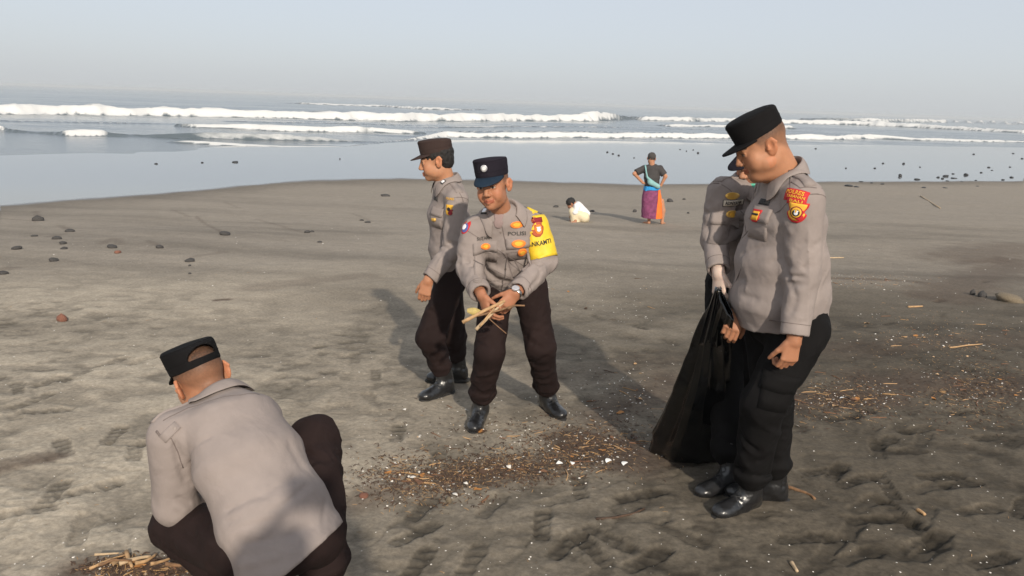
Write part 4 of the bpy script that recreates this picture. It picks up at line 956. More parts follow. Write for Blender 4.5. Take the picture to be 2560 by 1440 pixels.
# --- squatting officer seen from behind
J = dict(nk=at(552, 1000, 2.26), head=at(500, 946, 2.32), hf=(-.66, .62, -.42), hu=(-.30, .05, .9),
         sl=at(432, 1090, 2.12), sr=at(650, 1048, 2.36), el=at(440, 1262, 2.14), wl=at(545, 1300, 2.36), er=at(640, 1200, 2.58), wr=at(560, 1290, 2.58),
         pel=at(700, 1325, 2.04), kl=at(448, 1312, 2.20), kr=at(788, 1102, 2.42))
J['hl'] = at(625, 1375, 1.98); J['hr'] = at(782, 1335, 2.12)
J['al'] = A(-.80, 2.10, gz(-.8, 2.1)+.109+.03); J['ar'] = A(-.62, 2.24, gz(-.62, 2.24)+.109+.03); J['fl'] = A(-.75, .6, 0); J['fr'] = A(-.45, .85, 0)
J['hand_l'] = (A(-.2, .4, -.9), A(.6, .4, 0), RELAX); J['hand_r'] = (A(-.4, .2, -.9), A(-.6, .2, -.2), RELAX)
OC = dict(seed=5, hem_tilt=.28, hollow=.012, collar_h=.036, fat=-.3, stubble=.95, skin=(.42, .205, .118), torso=[(-.245, -.02, -.005, .182, .138), (.10, -.03, -.016, .170, .132), (.5, -.03, -.016, .168, .125), (.84, -.03, -.01, .155, .10)],
          sleeve=(.076, .066, .054), cap_tilt=.02, cap_z=.040, cap_h=.086, cap_arch=True, nf=3, wr=.003, px=PX_C, tpx=TPX_C, waist=.02, leg=(.108, .084, .085), blouse=.02, pelvis=(.165, .13), sr=.070, collar_r=.066)
PC = officer('squatting police officer seen from behind, cap with arched rear opening', J, OC, 'trouser_brown', ('cap_black', 'cap_black')); PC['J'] = J
# ------------------------------------------------------------------ insignia, pockets, seams
UZ = A(0, 0, 1)
def pk(P, px, py, key='bs'):
    p, n = pick(P[key], px, py)
    if p is None: print('MISS', px, py); p = at(px, py, 3); n = A(0, -1, 0)
    return p, n
def psz(p, px): return px*np.dot(p-CAM, CF)/FPX
def badge(P, px, py, w, h, shape, m, name, up=UZ, thick=.002, key='bs', nn=None, parent='shirt', label=None, nx=7):
    p, n = pk(P, px, py, key); n = n if nn is None else nrm(nrm(nn)+n*.6)
    rows = dict(r=rows_rect, o=rows_oval, s=rows_shield)[shape](w, h)
    o = patch(P[key], p, n, up, rows, thick, M[m], name, P[parent] if isinstance(parent, str) else parent, nx=nx)
    if label: o['label'] = label
    return o
def words(P, px, py, txt, size, m, up=UZ, off=.0035, key='bs', width=None, arch=0.0, nn=None, parent='shirt', name='lettering'):
    p, n = pk(P, px, py, key); n = n if nn is None else nrm(nrm(nn)+n*.6)
    return text_on(P[key], txt, p, n, up, size, M[m], name, P[parent] if isinstance(parent, str) else parent, off, width, arch)
def seam(P, pts, m='shirt_seam', w=.004, thick=.0012, key='bs', name='seam', parent='shirt'):
    q = [pk(P, *p, key) for p in pts]; W = []; Nn = []
    for (a, na), (b, nb) in zip(q, q[1:]):
        for t in (0, .25, .5, .75): W.append(a+(b-a)*t); Nn.append(nrm(na+(nb-na)*t))
    W.append(q[-1][0]); Nn.append(q[-1][1])
    return strip(P[key], W, Nn, w, thick, M[m], name, P[parent])
def collar_bvh(P):
    me = P['collar'].data; P['bc'] = BVHTree.FromPolygons([v.co[:] for v in me.vertices], [tuple(p.vertices) for p in me.polygons])
def pocket(P, px, py, w, h, flap, up=UZ, key='bs', parent='shirt', m='shirt', nn=None):
    o = badge(P, px, py, w, h, 'r', m, 'pocket', up, .0035, key, nn, parent, nx=9)
    p, n = pk(P, px, py, key); n = n if nn is None else nrm(nrm(nn)+n*.6); u = nrm(up-n*(up@n))
    q = p+u*(h/2-flap/2+.004); patch(P[key], q, n, up, rows_rect(w*1.08, flap), .0085, M[m], 'pocket_flap', o, nx=9)
    return o, q, n
def epaulette(P, sd, m='shirt', edge=None):
    J = P['J']; s_, f, up = torso_frame(J); a = J['nk']+(J['s'+sd]-J['nk'])*.42; b = J['nk']+(J['s'+sd]-J['nk'])*1.12
    pts = [a+(b-a)*t for t in np.linspace(0, 1, 7)]
    nn = [nrm(up*.8+UZ*.5+nrm(b-a)*.45*t) for t in np.linspace(0, 1, 7)]
    return strip(P['bs'], pts, nn, .045, .006, M[m], 'epaulette', P['shirt'])
for P in (PR, PH, PL, PM, PC):
    if P['collar']: collar_bvh(P)
    for sd in ('l', 'r'):
        epaulette(P, sd); J = P['J']; S_, E, W = J['s'+sd], J['e'+sd], J['w'+sd]
        for (c0, d0, r0, w0) in () if P is PC else ((S_+(E-S_)*.06, nrm(nrm(E-S_)*.75+nrm(S_-J['nk'])*.8), .15, .0028), (W-nrm(W-E)*.065, nrm(W-E), .12, .0028)):
            a_ = nrm(np.cross(d0, A(.3, .2, .9))); b_ = np.cross(d0, a_); rr = .055 if r0 < .13 else .085
            ring = [c0+(a_*math.cos(t)+b_*math.sin(t))*rr for t in np.linspace(0, 2*math.pi, 37)]
            strip(P['bs'], ring, [nrm(p-c0) for p in ring], w0, .0009, M['shirt_seam'], 'seam', P['shirt'])

# heavy officer
P = PR; up = nrm(A(.10, 0, 1)); sn = None
seam(P, [(1977, 455), (2000, 470), (2040, 470), (2068, 500)]); seam(P, [(1975, 440), (1978, 480)])
badge(P, 1987, 487, .094, .046, 'r', 'red', 'area_patch', up, .003, label='red arched sleeve patch with yellow letters')
words(P, 1987, 481, 'POLRES', .021, 'yellow', up, .0045, width=.075); words(P, 1988, 492, 'TABANAN', .015, 'yellow', up, .0045, width=.074)
badge(P, 1990, 504, .074, .022, 'r', 'red', 'area_patch', up, .0032); words(P, 1990, 503, 'BALI', .014, 'yellow', up, .0045, width=.050)
sb = badge(P, 1991, 531, .078, .080, 's', 'red', 'shield_patch', up, .003, label='red and gold shield patch on the sleeve')
badge(P, 1991, 530, .066, .066, 's', 'yellow', 'shield_field', up, .0042, parent=sb); badge(P, 1998, 538, .034, .040, 's', 'red', 'shield_corner', up, .0048, parent=sb); badge(P, 1991, 531, .047, .047, 'o', 'dkred', 'shield_ring', up, .0054, parent=sb); badge(P, 1991, 531, .039, .039, 'o', 'yellow', 'shield_disc', up, .0060, parent=sb)
badge(P, 1991, 532, .028, .026, 'o', 'black', 'shield_core', up, .0066, parent=sb); badge(P, 1991, 532, .016, .018, 's', 'white', 'shield_emblem', up, .0072, parent=sb); badge(P, 1991, 528, .006, .012, 's', 'yellow', 'shield_emblem', up, .0078, parent=sb)
fr = A(-.85, -.52, .05)
pocket(P, 1893, 560, .105, .125, .055, nrm(A(.05, 0, 1)), nn=fr)
badge(P, 1893, 540, .050, .050, 's', 'red', 'chest_badge', UZ, .012, nn=fr, label='red and gold chest badge'); badge(P, 1893, 540, .036, .034, 'r', 'yellow', 'chest_badge_field', UZ, .0135, nn=fr); badge(P, 1893, 537, .038, .008, 'r', 'black', 'chest_badge_bar', UZ, .0145, nn=fr)
badge(P, 1911, 505, .066, .024, 'r', 'black', 'agency_strip', UZ, .003, nn=fr); words(P, 1911, 505, 'POLISI', .018, 'dark_grey', UZ, .0045, nn=fr, width=.056)
badge(P, 1925, 473, .026, .042, 's', 'red', 'chest_pin', UZ, .003, nn=fr); badge(P, 1925, 473, .019, .033, 's', 'gold', 'chest_pin', UZ, .005, nn=fr)
tabup = nrm(A(.55, .1, .85))
badge(P, 1946, 424, .028, .060, 'o', 'black', 'collar_tab', tabup, .004, key='bc', parent='collar'); badge(P, 1947, 422, .018, .030, 'r', 'white', 'rank_pin', tabup, .0075, key='bc', parent='collar')
pocket(P, 1945, 985, .135, .150, .075, nrm(A(.18, 0, 1)), 'bt', 'trousers', 'trouser_black', nn=A(-.25, -1, 0))
# ring on the hand
# officer behind
P = PH; fr = A(-.6, -.8, 0)
pocket(P, 1832, 560, .105, .125, .05, nn=fr)
badge(P, 1831, 490, .062, .032, 'o', 'gold', 'chest_badge', UZ, .003, nn=fr, label='gold winged chest badge')
badge(P, 1834, 508, .098, .030, 'r', 'dark_grey', 'name_strip_edge', UZ, .0028, nn=fr); badge(P, 1834, 508, .092, .025, 'r', 'name_tag', 'name_strip', UZ, .004, nn=fr); words(P, 1834, 508, 'ADNYANA', .021, 'black', UZ, .0055, nn=fr, width=.078)
badge(P, 1828, 535, .050, .032, 'o', 'gold', 'chest_badge', UZ, .012, nn=fr); badge(P, 1828, 536, .020, .022, 'o', 'yellow', 'chest_badge_core', UZ, .014, nn=fr)
seam(P, [(1862, 480), (1858, 560), (1850, 640)])
Jh = P['J']; Mh = frame_of(Jh['hf'], Jh['hu'])
g = Grid((-.09, -.03, -.16), (.09, .13, -.03), .004); g.ell((0, .035, -.092), (.066, .066, .042), k=0); g.ell((0, .03, -.05), (.09, .1, .028), k=.004, op='s'); g.ell((0, -.07, -.09), (.1, .07, .1), k=.01, op='s'); g.noise(.002, 40, 2)
V, F = g.surf(1); link('face_mask', mesh_np('face_mask', V@Mh+Jh['head'], F), M['mask_green'], P['root'])
# walking officer
P = PL; fr = A(-.95, -.35, 0); lf = A(-.3, -1, 0)
badge(P, 1108, 455, .026, .032, 'r', 'black', 'collar_tab', nrm(A(.4, 0, 1)), .004, key='bc', parent='collar'); badge(P, 1108, 455, .018, .020, 'r', 'white', 'rank_pin', nrm(A(.4, 0, 1)), .0075, key='bc', parent='collar')
pocket(P, 1086, 545, .10, .12, .05, nrm(A(.15, 0, 1)), nn=fr)
badge(P, 1090, 497, .06, .020, 'r', 'dark_grey', 'agency_strip', nrm(A(.2, 0, 1)), .003, nn=fr)
words(P, 1124, 497, 'POLRES', .018, 'yellow', UZ, .003, width=.060); sb = badge(P, 1122, 525, .052, .062, 's', 'yellow', 'shield_patch', UZ, .003, label='yellow and black shield patch on the sleeve'); badge(P, 1126, 531, .030, .034, 's', 'dkred', 'shield_corner', UZ, .0042, parent=sb); badge(P, 1122, 523, .022, .022, 'o', 'black', 'shield_core', UZ, .005, parent=sb)
badge(P, 1086, 549, .028, .016, 'r', 'gold', 'pocket_pin', UZ, .012, nn=fr); seam(P, [(1135, 470), (1150, 485), (1158, 505)])
# officer with the sticks
P = PM; fr = A(-.1, -1, .1)
seam(P, [(1254, 560), (1262, 600), (1268, 660), (1277, 715), (1282, 742)], w=.005)
for q in ((1258, 580), (1263, 625), (1270, 672), (1278, 716)): badge(P, q[0]-6, q[1], .012, .012, 'o', 'button', 'button', UZ, .004, nn=fr)
pocket(P, 1214, 632, .115, .125, .055, nrm(A(-.05, 0, 1)), nn=fr); pocket(P, 1296, 626, .115, .125, .055, nrm(A(-.1, 0, 1)), nn=fr)
badge(P, 1246, 553, .050, .075, 's', 'undershirt', 'undershirt', UZ, .003, nn=fr)
sk = nrm(A(-.06, 0, 1))
words(P, 1211, 595, 'SUTAMA', .024, 'dark_grey', nrm(A(-.12, 0, 1)), .004, nn=fr, width=.080); words(P, 1292, 584, 'POLISI', .028, 'dark_grey', sk, .004, nn=fr, width=.092)
for (x, y, w, h, t) in ((1292, 562, .070, .036, .004), (1296, 609, .072, .040, .0125), (1214, 615, .052, .034, .0125), (1305, 629, .048, .046, .0125)):
    o = badge(P, x, y, w, h, 'o', 'orange', 'chest_badge', sk, t, nn=fr); badge(P, x, y, w*.6, h*.55, 'o', 'yellow', 'chest_badge_core', sk, t+.0015, nn=fr, parent=o)
o = badge(P, 1164, 567, .052, .078, 'o', 'red', 'sleeve_patch', nrm(A(.2, 0, 1)), .003, label='red, blue and white sleeve patch'); badge(P, 1163, 570, .040, .050, 'o', 'blue_patch', 'sleeve_patch_field', UZ, .0045, parent=o); badge(P, 1162, 568, .026, .030, 'o', 'white', 'sleeve_patch_disc', UZ, .006, parent=o)
for x, y in ((1212, 527), (1274, 524)):
    badge(P, x, y, .030, .046, 'r', 'black', 'collar_tab', UZ, .004, key='bc', parent='collar', nn=fr); badge(P, x, y, .022, .026, 'r', 'silver', 'rank_pin', UZ, .0075, key='bc', parent='collar', nn=fr)
p, n = pk(P, 1290, 560)
Cc, cbv, cloc, cMh = P['cap']; P['bcap'] = cbv; P['capo'] = Cc
badge(P, 1210, 421, .034, .034, 'o', 'silver', 'cap_badge', UZ, .004, key='bcap', parent='capo', label='round silver cap badge'); badge(P, 1210, 421, .020, .020, 'o', 'white', 'cap_badge_core', UZ, .007, key='bcap', parent='capo')
def wrap(P, a, b, r0, rows, n, thick, m, name):
    """a band closed round a sleeve"""
    d = nrm(b-a); s_ = nrm(np.cross(d, A(0, 1, 0))); f = np.cross(d, s_); V = []; F = []
    for t in rows:
        c = a+(b-a)*t
        for i in range(n):
            th = 2*math.pi*i/n; dr = s_*math.cos(th)+f*math.sin(th); h = P['bs'].ray_cast(Vector(c+dr*.16), Vector(-dr), .16); r_ = r0
            if h[0] is not None:
                r_ = np.linalg.norm(A(*h[0])-c); r_ = r_ if r_ < r0*1.25 else r0*1.02
            V.append(c+dr*(max(r_, r0*.9)+thick))
    m_ = len(rows)
    for j in range(m_-1):
        for i in range(n): k = (i+1) % n; F.append((j*n+i, j*n+k, j*n+n+k, j*n+n+i))
    V = np.array(V); o = link(name, mesh_py(name, V, F, True), M[m], P['shirt']); md = o.modifiers.new('thick', 'SOLIDIFY'); md.thickness = .003; md.offset = 1
    return o, BVHTree.FromPolygons([tuple(v) for v in V], F)
J = P['J']
ab, abv = wrap(P, J['sl'], J['el'], .070, np.linspace(-.22, .95, 18), 44, .004, 'armband', 'armband'); ab['label'] = 'bright yellow armband with brick-red emblem'
P['bab'] = abv; P['abo'] = ab; fa = A(.15, -1, .1); ua = nrm(J['sl']-J['el']+A(.02, 0, 0))
o = badge(P, 1342, 566, .076, .110, 's', 'brick', 'armband_emblem', ua, .006, key='bab', parent='abo', nn=fa); badge(P, 1346, 573, .042, .050, 'o', 'orange', 'armband_emblem_ring', ua, .0072, key='bab', parent=o, nn=fa); badge(P, 1346, 573, .024, .026, 's', 'white', 'armband_emblem_core', ua, .0082, key='bab', parent=o, nn=fa); badge(P, 1340, 551, .066, .022, 'r', 'dkred', 'armband_emblem_band', ua, .0075, key='bab', parent=o, nn=fa)
words(P, 1353, 608, 'INKAMTI', .032, 'black', ua, .0055, key='bab', parent='abo', width=.108, nn=fa)
tp, tn = pk(P, 1330, 527)
patch(P['bs'], tp, nrm(tn+UZ*.4), ua, rows_rect(.038, .05), .0095, M['armband'], 'armband_tongue', ab)
# watch
def watch(P):
    J = P['J']; w, e = J['wl'], J['el']; d = nrm(w-e); c = w+d*.004; s_ = nrm(np.cross(d, UZ)); f = np.cross(d, s_)
    V = []; F = []; n = 28
    for t, r_ in ((-.010, .0325), (-.008, .0345), (.008, .0345), (.010, .0325)):
        for i in range(n): th = 2*math.pi*i/n; V.append(c+d*t+(s_*math.cos(th)+f*math.sin(th)*.86)*r_)
    for j in range(3):
        for i in range(n): k = (i+1) % n; F.append((j*n+i, j*n+k, j*n+n+k, j*n+n+i))
    o = link('watch', mesh_py('watch', V, F, True), M['steel'], P['root']); nz = nrm(A(-.25, -.75, .62)); nz = nrm(nz-d*(nz@d)); x = np.cross(d, nz); V = []; F = []
    for t, r_ in ((.028, .020), (.036, .020), (.038, .016)):
        for i in range(n): th = 2*math.pi*i/n; V.append(c+nz*t+(d*math.cos(th)+x*math.sin(th))*r_)
    for j in range(2):
        for i in range(n): k = (i+1) % n; F.append((j*n+i, j*n+k, j*n+n+k, j*n+n+i))
    F.append(tuple(range(2*n, 3*n))); link('watch_dial', mesh_py('watch_dial', V, F, False), M['silver'], o)
watch(P)
# squatting officer
P = PC
seam(P, [(408, 1052), (470, 1020), (540, 998), (600, 988), (648, 986)], w=.003, thick=.001)
bk = A(.3, -.9, .4)
def back_tab(px, py, w, h, up): return badge(P, px, py, w, h, 'r', 'shirt', 'shoulder_tab', up, .006, label='buttoned shoulder tab')
back_tab(425, 1080, .028, .060, nrm(A(.45, 0, .6))); badge(P, 438, 1072, .010, .010, 'o', 'button', 'button', UZ, .009)
seam(P, [(392, 1078), (402, 1090), (412, 1100)], m='shirt_seam', w=.006, thick=.004, name='shoulder_cord'); seam(P, [(428, 1095), (445, 1130), (458, 1170)], w=.003)
# ------------------------------------------------------------------ rubbish bag
def make_bag():
    m = mat('black_plastic', (.0025, .0028, .0032), .20, .36, coat=.4); b = BS(m); b.inputs['Coat Roughness'].default_value = .05; tc = N(m, 'ShaderNodeTexCoord'); n1 = N(m, 'ShaderNodeTexNoise', Scale=9, Detail=2, Distortion=1.0); LK(m, tc.outputs['Object'], n1.inputs['Vector'])
    bp = N(m, 'ShaderNodeBump', Strength=.16, Distance=.03); LK(m, n1.outputs['Fac'], bp.inputs['Height']); LK(m, bp.outputs[0], b.inputs['Normal'])
    T0, T1 = at(1797, 722, 3.12), at(1834, 800, 3.02); G = gpt(1728, 1130); n, rws = 220, 64
    root = empty('rubbish_bag', tuple(G), 'black plastic rubbish bag held between the two officers at right, dragging on the sand', 'bag')
    V = []; F = []; rg = np.random.default_rng(4); ph = rg.uniform(0, 6.28, 8)
    for j in range(rws):
        t = j/(rws-1); top = (T0+T1)/2; c = top+(A(G[0], G[1], G[2]+.012)-top)*t+A(-.015*math.sin(t*math.pi), 0, 0)
        ax = nrm((T1-T0)*(1-sstep(0, .5, t))+A(1, .12, 0)*sstep(0, .45, t)*.3); ay = nrm(np.cross(ax, nrm(G-top)))
        ra = np.linalg.norm(T1-T0)/2*(1-sstep(0, .35, t))+sstep(0, .35, t)*np.interp(t, [0, .3, .6, .85, 1], [.06, .090, .150, .205, .180]); rb = np.interp(t, [0, .12, .35, .7, .9, 1], [.012, .03, .065, .125, .150, .13])
        for i in range(n):
            th = 2*math.pi*i/n; amp = np.interp(t, [0, .15, .5, .85, 1], [.08, .22, .17, .10, .05])
            tri = lambda q: 1-2*abs(math.sin(q/2)); f = 1+amp*(.75*tri(6*th+ph[0]+.9*t)+.5*tri(9*th+ph[1]-1.3*t)+.12*math.sin(13*th+ph[2]+2*t))
            cr = .05*float(0)
            p = c+ax*ra*f*math.cos(th)+ay*rb*f*math.sin(th)
            if t > .8 and math.cos(th) < -.3: p = p+A(-.075*(t-.8)/.2*(-math.cos(th)-.3), 0, 0)
            V.append(p)
    V = np.array(V); nz = fbm(V[:, 0]*9, V[:, 1]*9, V[:, 2]*9, o=2); tt = np.repeat(np.linspace(0, 1, rws), n); dirs = V-np.repeat(np.array([V[j*n:(j+1)*n].mean(0) for j in range(rws)]), n, axis=0)
    V += dirs/np.maximum(np.linalg.norm(dirs, axis=1), 1e-4)[:, None]*(nz*.006*sstep(.1, .5, tt))[:, None]
    for k in range(len(V)): V[k, 2] = max(V[k, 2], gz(V[k, 0], V[k, 1])+.004)
    for j in range(rws-1):
        for i in range(n): k = (i+1) % n; F.append((j*n+i, j*n+n+i, j*n+n+k, j*n+k))
    V = np.vstack([V, [A(G[0], G[1], G[2]+.01)]]); 
    for i in range(n): F.append(((rws-1)*n+i, len(V)-1, len(V)-1, (rws-1)*n+(i+1) % n)[:2]+((rws-1)*n+(i+1) % n,))
    o = link('bag_body', mesh_py('bag_body', V, F, True), m, root); md = o.modifiers.new('thick', 'SOLIDIFY'); md.thickness = .0015
    # loose gathered rim hanging out of the gripping hand
    V = []; F = []; k = 60
    for j in range(14):
        t = j/13; c = T0+(at(1782, 862, 3.16)-T0)*t
        for i in range(k):
            u = i/(k-1); w = .012+.052*t; V.append(c+A((u-.5)*w*2, .012*math.sin(u*15+2*t)+.010*math.sin(u*29), .008*math.sin(u*9+t*5)))
    for j in range(13):
        for i in range(k-1): a = j*k+i; F.append((a, a+1, a+k+1, a+k))
    o = link('bag_rim', mesh_py('bag_rim', V, F, True), m, root); md = o.modifiers.new('thick', 'SOLIDIFY'); md.thickness = .0015
make_bag()
# ------------------------------------------------------------------ sticks
M['stick_tan'] = vary(mat('dry_stick_tan', (.42, .26, .13), .8), 40, .3, .4, 160); M['stick_brown'] = vary(mat('dry_stick_brown', (.20, .11, .055), .85), 40, .35, .4, 160); M['stick_pale'] = vary(mat('dry_reed_pale', (.47, .345, .215), .75), 30, .2, .3, 120)
M['leaf_yellow'] = vary(mat('dry_leaf_yellow', (.44, .34, .12), .7), 30, .25)
def tube(pts, radii, sides=7):
    V = []; F = []; n = len(pts)
    for i, p in enumerate(pts):
        d = nrm(pts[min(i+1, n-1)]-pts[max(i-1, 0)]); a = nrm(np.cross(d, A(.21, .33, .92))); b = np.cross(d, a)
        for k in range(sides): th = 2*math.pi*k/sides; V.append(p+(a*math.cos(th)+b*math.sin(th))*radii[i])
    for i in range(n-1):
        for k in range(sides): q = (k+1) % sides; F.append((i*sides+k, i*sides+q, i*sides+sides+q, i*sides+sides+k))
    F.append(tuple(range(sides))[::-1]); F.append(tuple(range((n-1)*sides, n*sides))); return V, F
def stick(name, label, a, b, r0, r1, m, cat='stick', group=None, bend=.02, seed=1, mid=None):
    rg = np.random.default_rng(seed); c = (a+b)/2; off = rg.normal(0, 1, 3)*bend*np.linalg.norm(b-a); pts = [a+(b-a)*t+off*math.sin(t*math.pi)+rg.normal(0, .15, 3)*off*math.sin(t*9) for t in np.linspace(0, 1, 7)]
    if mid is not None: pts = [a*(1-t)**2+2*mid*t*(1-t)+b*t*t for t in np.linspace(0, 1, 11)]
    V, F = tube([p-c for p in pts], np.linspace(r0, r1, len(pts))); o = link(name, mesh_py(name, V, F, True), M[m]); o.location = c; return tag(o, label, cat, group)
hs = [((1156, 806, 3.50), (1262, 752, 3.56), .010, .008, 'stick_tan', 'thick tan stick pointing left from the gathered hands', .02), ((1190, 824, 3.48), (1258, 756, 3.56), .009, .007, 'stick_pale', 'pale split reed hanging below the gathered hands', .02),
      ((1222, 796, 3.50), (1266, 834, 3.46), .003, .002, 'stick_brown', 'thin dark twig slanting right under the gathered hands', .02), ((1182, 792, 3.52), (1278, 766, 3.54), .006, .005, 'stick_brown', 'brown stick lying across both palms', .02),
      ((1268, 772, 3.52), (1312, 764, 3.50), .006, .004, 'stick_brown', 'short brown stub sticking out beside the watch', .05), ((1200, 816, 3.47), (1236, 770, 3.53), .005, .004, 'stick_tan', 'short tan twig between the fingers of the stick holder', .03)]
for i, (a, b, r0, r1, m, lb, bd) in enumerate(hs): stick('stick', lb, at(*a), at(*b), r0, r1, m, bend=bd, seed=i, group='sticks gathered in the hands')
V = []; F = []
a, b = at(1168, 776, 3.50), at(1206, 782, 3.53)
for i in range(9):
    t = i/8; c = a+(b-a)*t; w = .016*math.sin(math.pi*(.12+.8*t))+.002; V += [c+A(0, .006*math.sin(t*3), w)-a, c+A(0, -.004, -w)-a]
for i in range(8): F.append((2*i, 2*i+1, 2*i+3, 2*i+2))
o = link('dry_leaf', mesh_py('dry_leaf', V, F, True), M['leaf_yellow']); o.location = a; o.modifiers.new('thick', 'SOLIDIFY').thickness = .002; tag(o, 'dry yellow leaf gripped with the gathered sticks', 'leaf')

# ------------------------------------------------------------------ people far down the beach
M['tshirt'] = cloth('tshirt_charcoal', (.050, .046, .046)); M['sarong'] = vary(cloth('sarong_purple', (.19, .050, .115)), 14, .35); M['sarong_orange'] = cloth('sarong_orange', (.78, .17, .03)); M['sash'] = cloth('sash_blue', (.03, .26, .58)); M['sling'] = cloth('sling_teal', (.22, .40, .40))
M['white_cloth'] = cloth('white_shirt', (.78, .76, .75)); M['cream'] = cloth('cream_sarong', (.66, .57, .40)); M['grey_hair'] = vary(mat('hair_greying', (.05, .042, .038), .7), 40, .6, .8, 200, bdist=.006)
def far_person():
    D = gpt(1628, 561)[1]; base = gpt(1630, 560)
    root = empty('person', tuple(base), 'person in charcoal T-shirt and purple-orange sarong, hands on hips, looking out to sea', 'person')
    def q(x, y, dy=0): return at(x, y, D+dy)
    sk = (.44, .22, .13); nk = q(1630, 413); hd = q(1629, 396); pel = q(1630, 475); J = dict(head=hd, nk=nk)
    Mh = frame_of(A(.25, 1, 0), A(.05, 0, 1)); parts = head_mesh(hd, Mh, sk, nk-A(0, 0, .02), dict(h=.005))
    Ls, Rs = q(1610, 422), q(1650, 423); Le, Re = q(1586, 434, -.05), q(1664, 441, -.05); Lw, Rw = q(1607, 457, -.02), q(1652, 464, -.02)
    pts = np.array([Ls, Rs, Le, Re, Lw, Rw, q(1615, 560), q(1652, 560), nk]); g = Grid(pts.min(0)-.2, pts.max(0)+.2, .009)
    for s0, e, w in ((Ls, Le, Lw), (Rs, Re, Rw)):
        g.cone(s0, e, .050, .040); g.cone(e, w, .040, .028); g.eseg(w, w+nrm(A((pel-w)[0], 0, -.05))*.09, A(0, 1, 0), (.028, .03), (.02, .016), k=.01, rz=.015)
        for k in range(4): g.cone(w+nrm(A((pel-w)[0], 0, -.05))*.06+A(0, -.03+.02*k, -.01), w+nrm(A((pel-w)[0], 0, 0))*.12+A(0, -.04+.026*k, -.04), .010, .008, k=.006)
    for (x, y, tx) in ((1617, 556, 1612), (1648, 556, 1659)):
        an = gpt(x, y+2); an = A(an[0], D, gz(an[0], D)+.07); g.cone(an+A(np.sign(1632-x)*.05, 0, .45), an+A(0, 0, .22), .055, .052); g.cone(an+A(0, 0, .25), an, .052, .034); tip = gpt(tx, y+4); tip = A(tip[0], D+.12, gz(tip[0], D)+.02); g.cone(an+A(0, 0, -.035), tip, .036, .024, k=.03)
        for k in range(5): g.cone(tip+A(-.03+.015*k, .0, 0), tip+A(-.034+.017*k, .035, -.004), .010, .009, k=.006)
    g.cone(nk-A(0, 0, .06), nk+A(0, 0, .05), .06, .055)
    V, F = g.surf(1); V, F, c = join(parts+[(V, F)], sk); link('body', mesh_np('body', V, F, True, c), M['skin'], root)
    g = Grid(pts.min(0)-.25, pts.max(0)+.25, .010); s_ = A(1, 0, 0)
    g.eseg(q(1630, 478), q(1630, 445), s_, (.155, .12), (.165, .12)); g.eseg(q(1630, 445), q(1630, 421), s_, (.170, .12), (.150, .09))
    for s0, e in ((Ls, Le), (Rs, Re)): g.cone(nk-A(0, 0, .025), s0, .065, .07, k=.04); g.cone(s0, s0+(e-s0)*.80, .078, .075, k=.03, cut=[(s0+(e-s0)*.80, nrm(e-s0))])
    g.ridge(.014, 6, (.4, 0, .9), .3, 2); V, F = g.surf(1); link('t_shirt', mesh_np('t_shirt', V, F), M['tshirt'], root)
    for nm, m, x0, x1, sh, cutn in (('sarong', 'sarong', 1628, 1628, 0, None), ('sarong_panel', 'sarong_orange', 1629.5, 1629, .010, A(-1, 0, 0))):
        g = Grid(q(1590, 545)-A(.1, .4, .3), q(1665, 455)+A(.15, .4, .2), .010)
        cut = [(q(1626, 544), A(0, 0, -1))]
        if cutn is not None: cut.append((q(1641, 500), nrm(A(-1, 0, .03))))
        g.eseg(q(x0, 546), q(x1, 476), s_, (.222+sh, .185+sh), (.175+sh, .14+sh), cut=cut, rz=.02); g.ridge(.022, 5, (.25, .1, 1), .25, 4)
        V, F = g.surf(1); link(nm, mesh_np(nm, V, F), M[m], root)
    g = Grid(q(1590, 490)-.25, q(1665, 462)+.25, .010); g.eseg(q(1629, 474), q(1629, 466), s_, (.178, .145), (.172, .138), rz=.015); g.noise(.01, 14, 3); V, F = g.surf(1); link('sash', mesh_np('sash', V, F), M['sash'], root)
    g = Grid((-.11, -.13, -.10), (.11, .12, .15), .005); g.ell((0, -.012, .04), (.085, .100, .092), k=0); g.ell((0, .10, -.04), (.09, .07, .11), k=.01, op='s'); g.ell((0, 0, -.10), (.14, .14, .06), k=.01, op='s'); g.noise(.006, 50, 3); V, F = g.surf(0); link('hair', mesh_np('hair', V@Mh+hd, F), M['grey_hair'], root)
    # sling bag worn across the back
    bagc = q(1632, 459, -.16); rt = empty('sling_bag', tuple(bagc), 'pale teal sling bag worn across the back of the sarong wearer', 'bag')
    g = Grid(bagc-.3, bagc+.3, .009); g.eseg(q(1625, 455, -.14), q(1645, 466, -.15), A(.4, 0, 1), (.055, .05), (.05, .045), rz=.05); g.cone(q(1616, 440, -.13), q(1628, 457, -.15), .02, .05, k=.04); V, F = g.surf(1); link('pouch', mesh_np('pouch', V, F), M['sling'], rt)
    p = [q(1613, 413, -.02), q(1614, 418, -.11), q(1615.5, 430, -.155), q(1618, 443, -.165), q(1624, 452, -.17)]; V, F = tube(p, [.018]*5, 8); link('strap', mesh_py('strap', V, F, True), M['sling'], rt)
far_person()
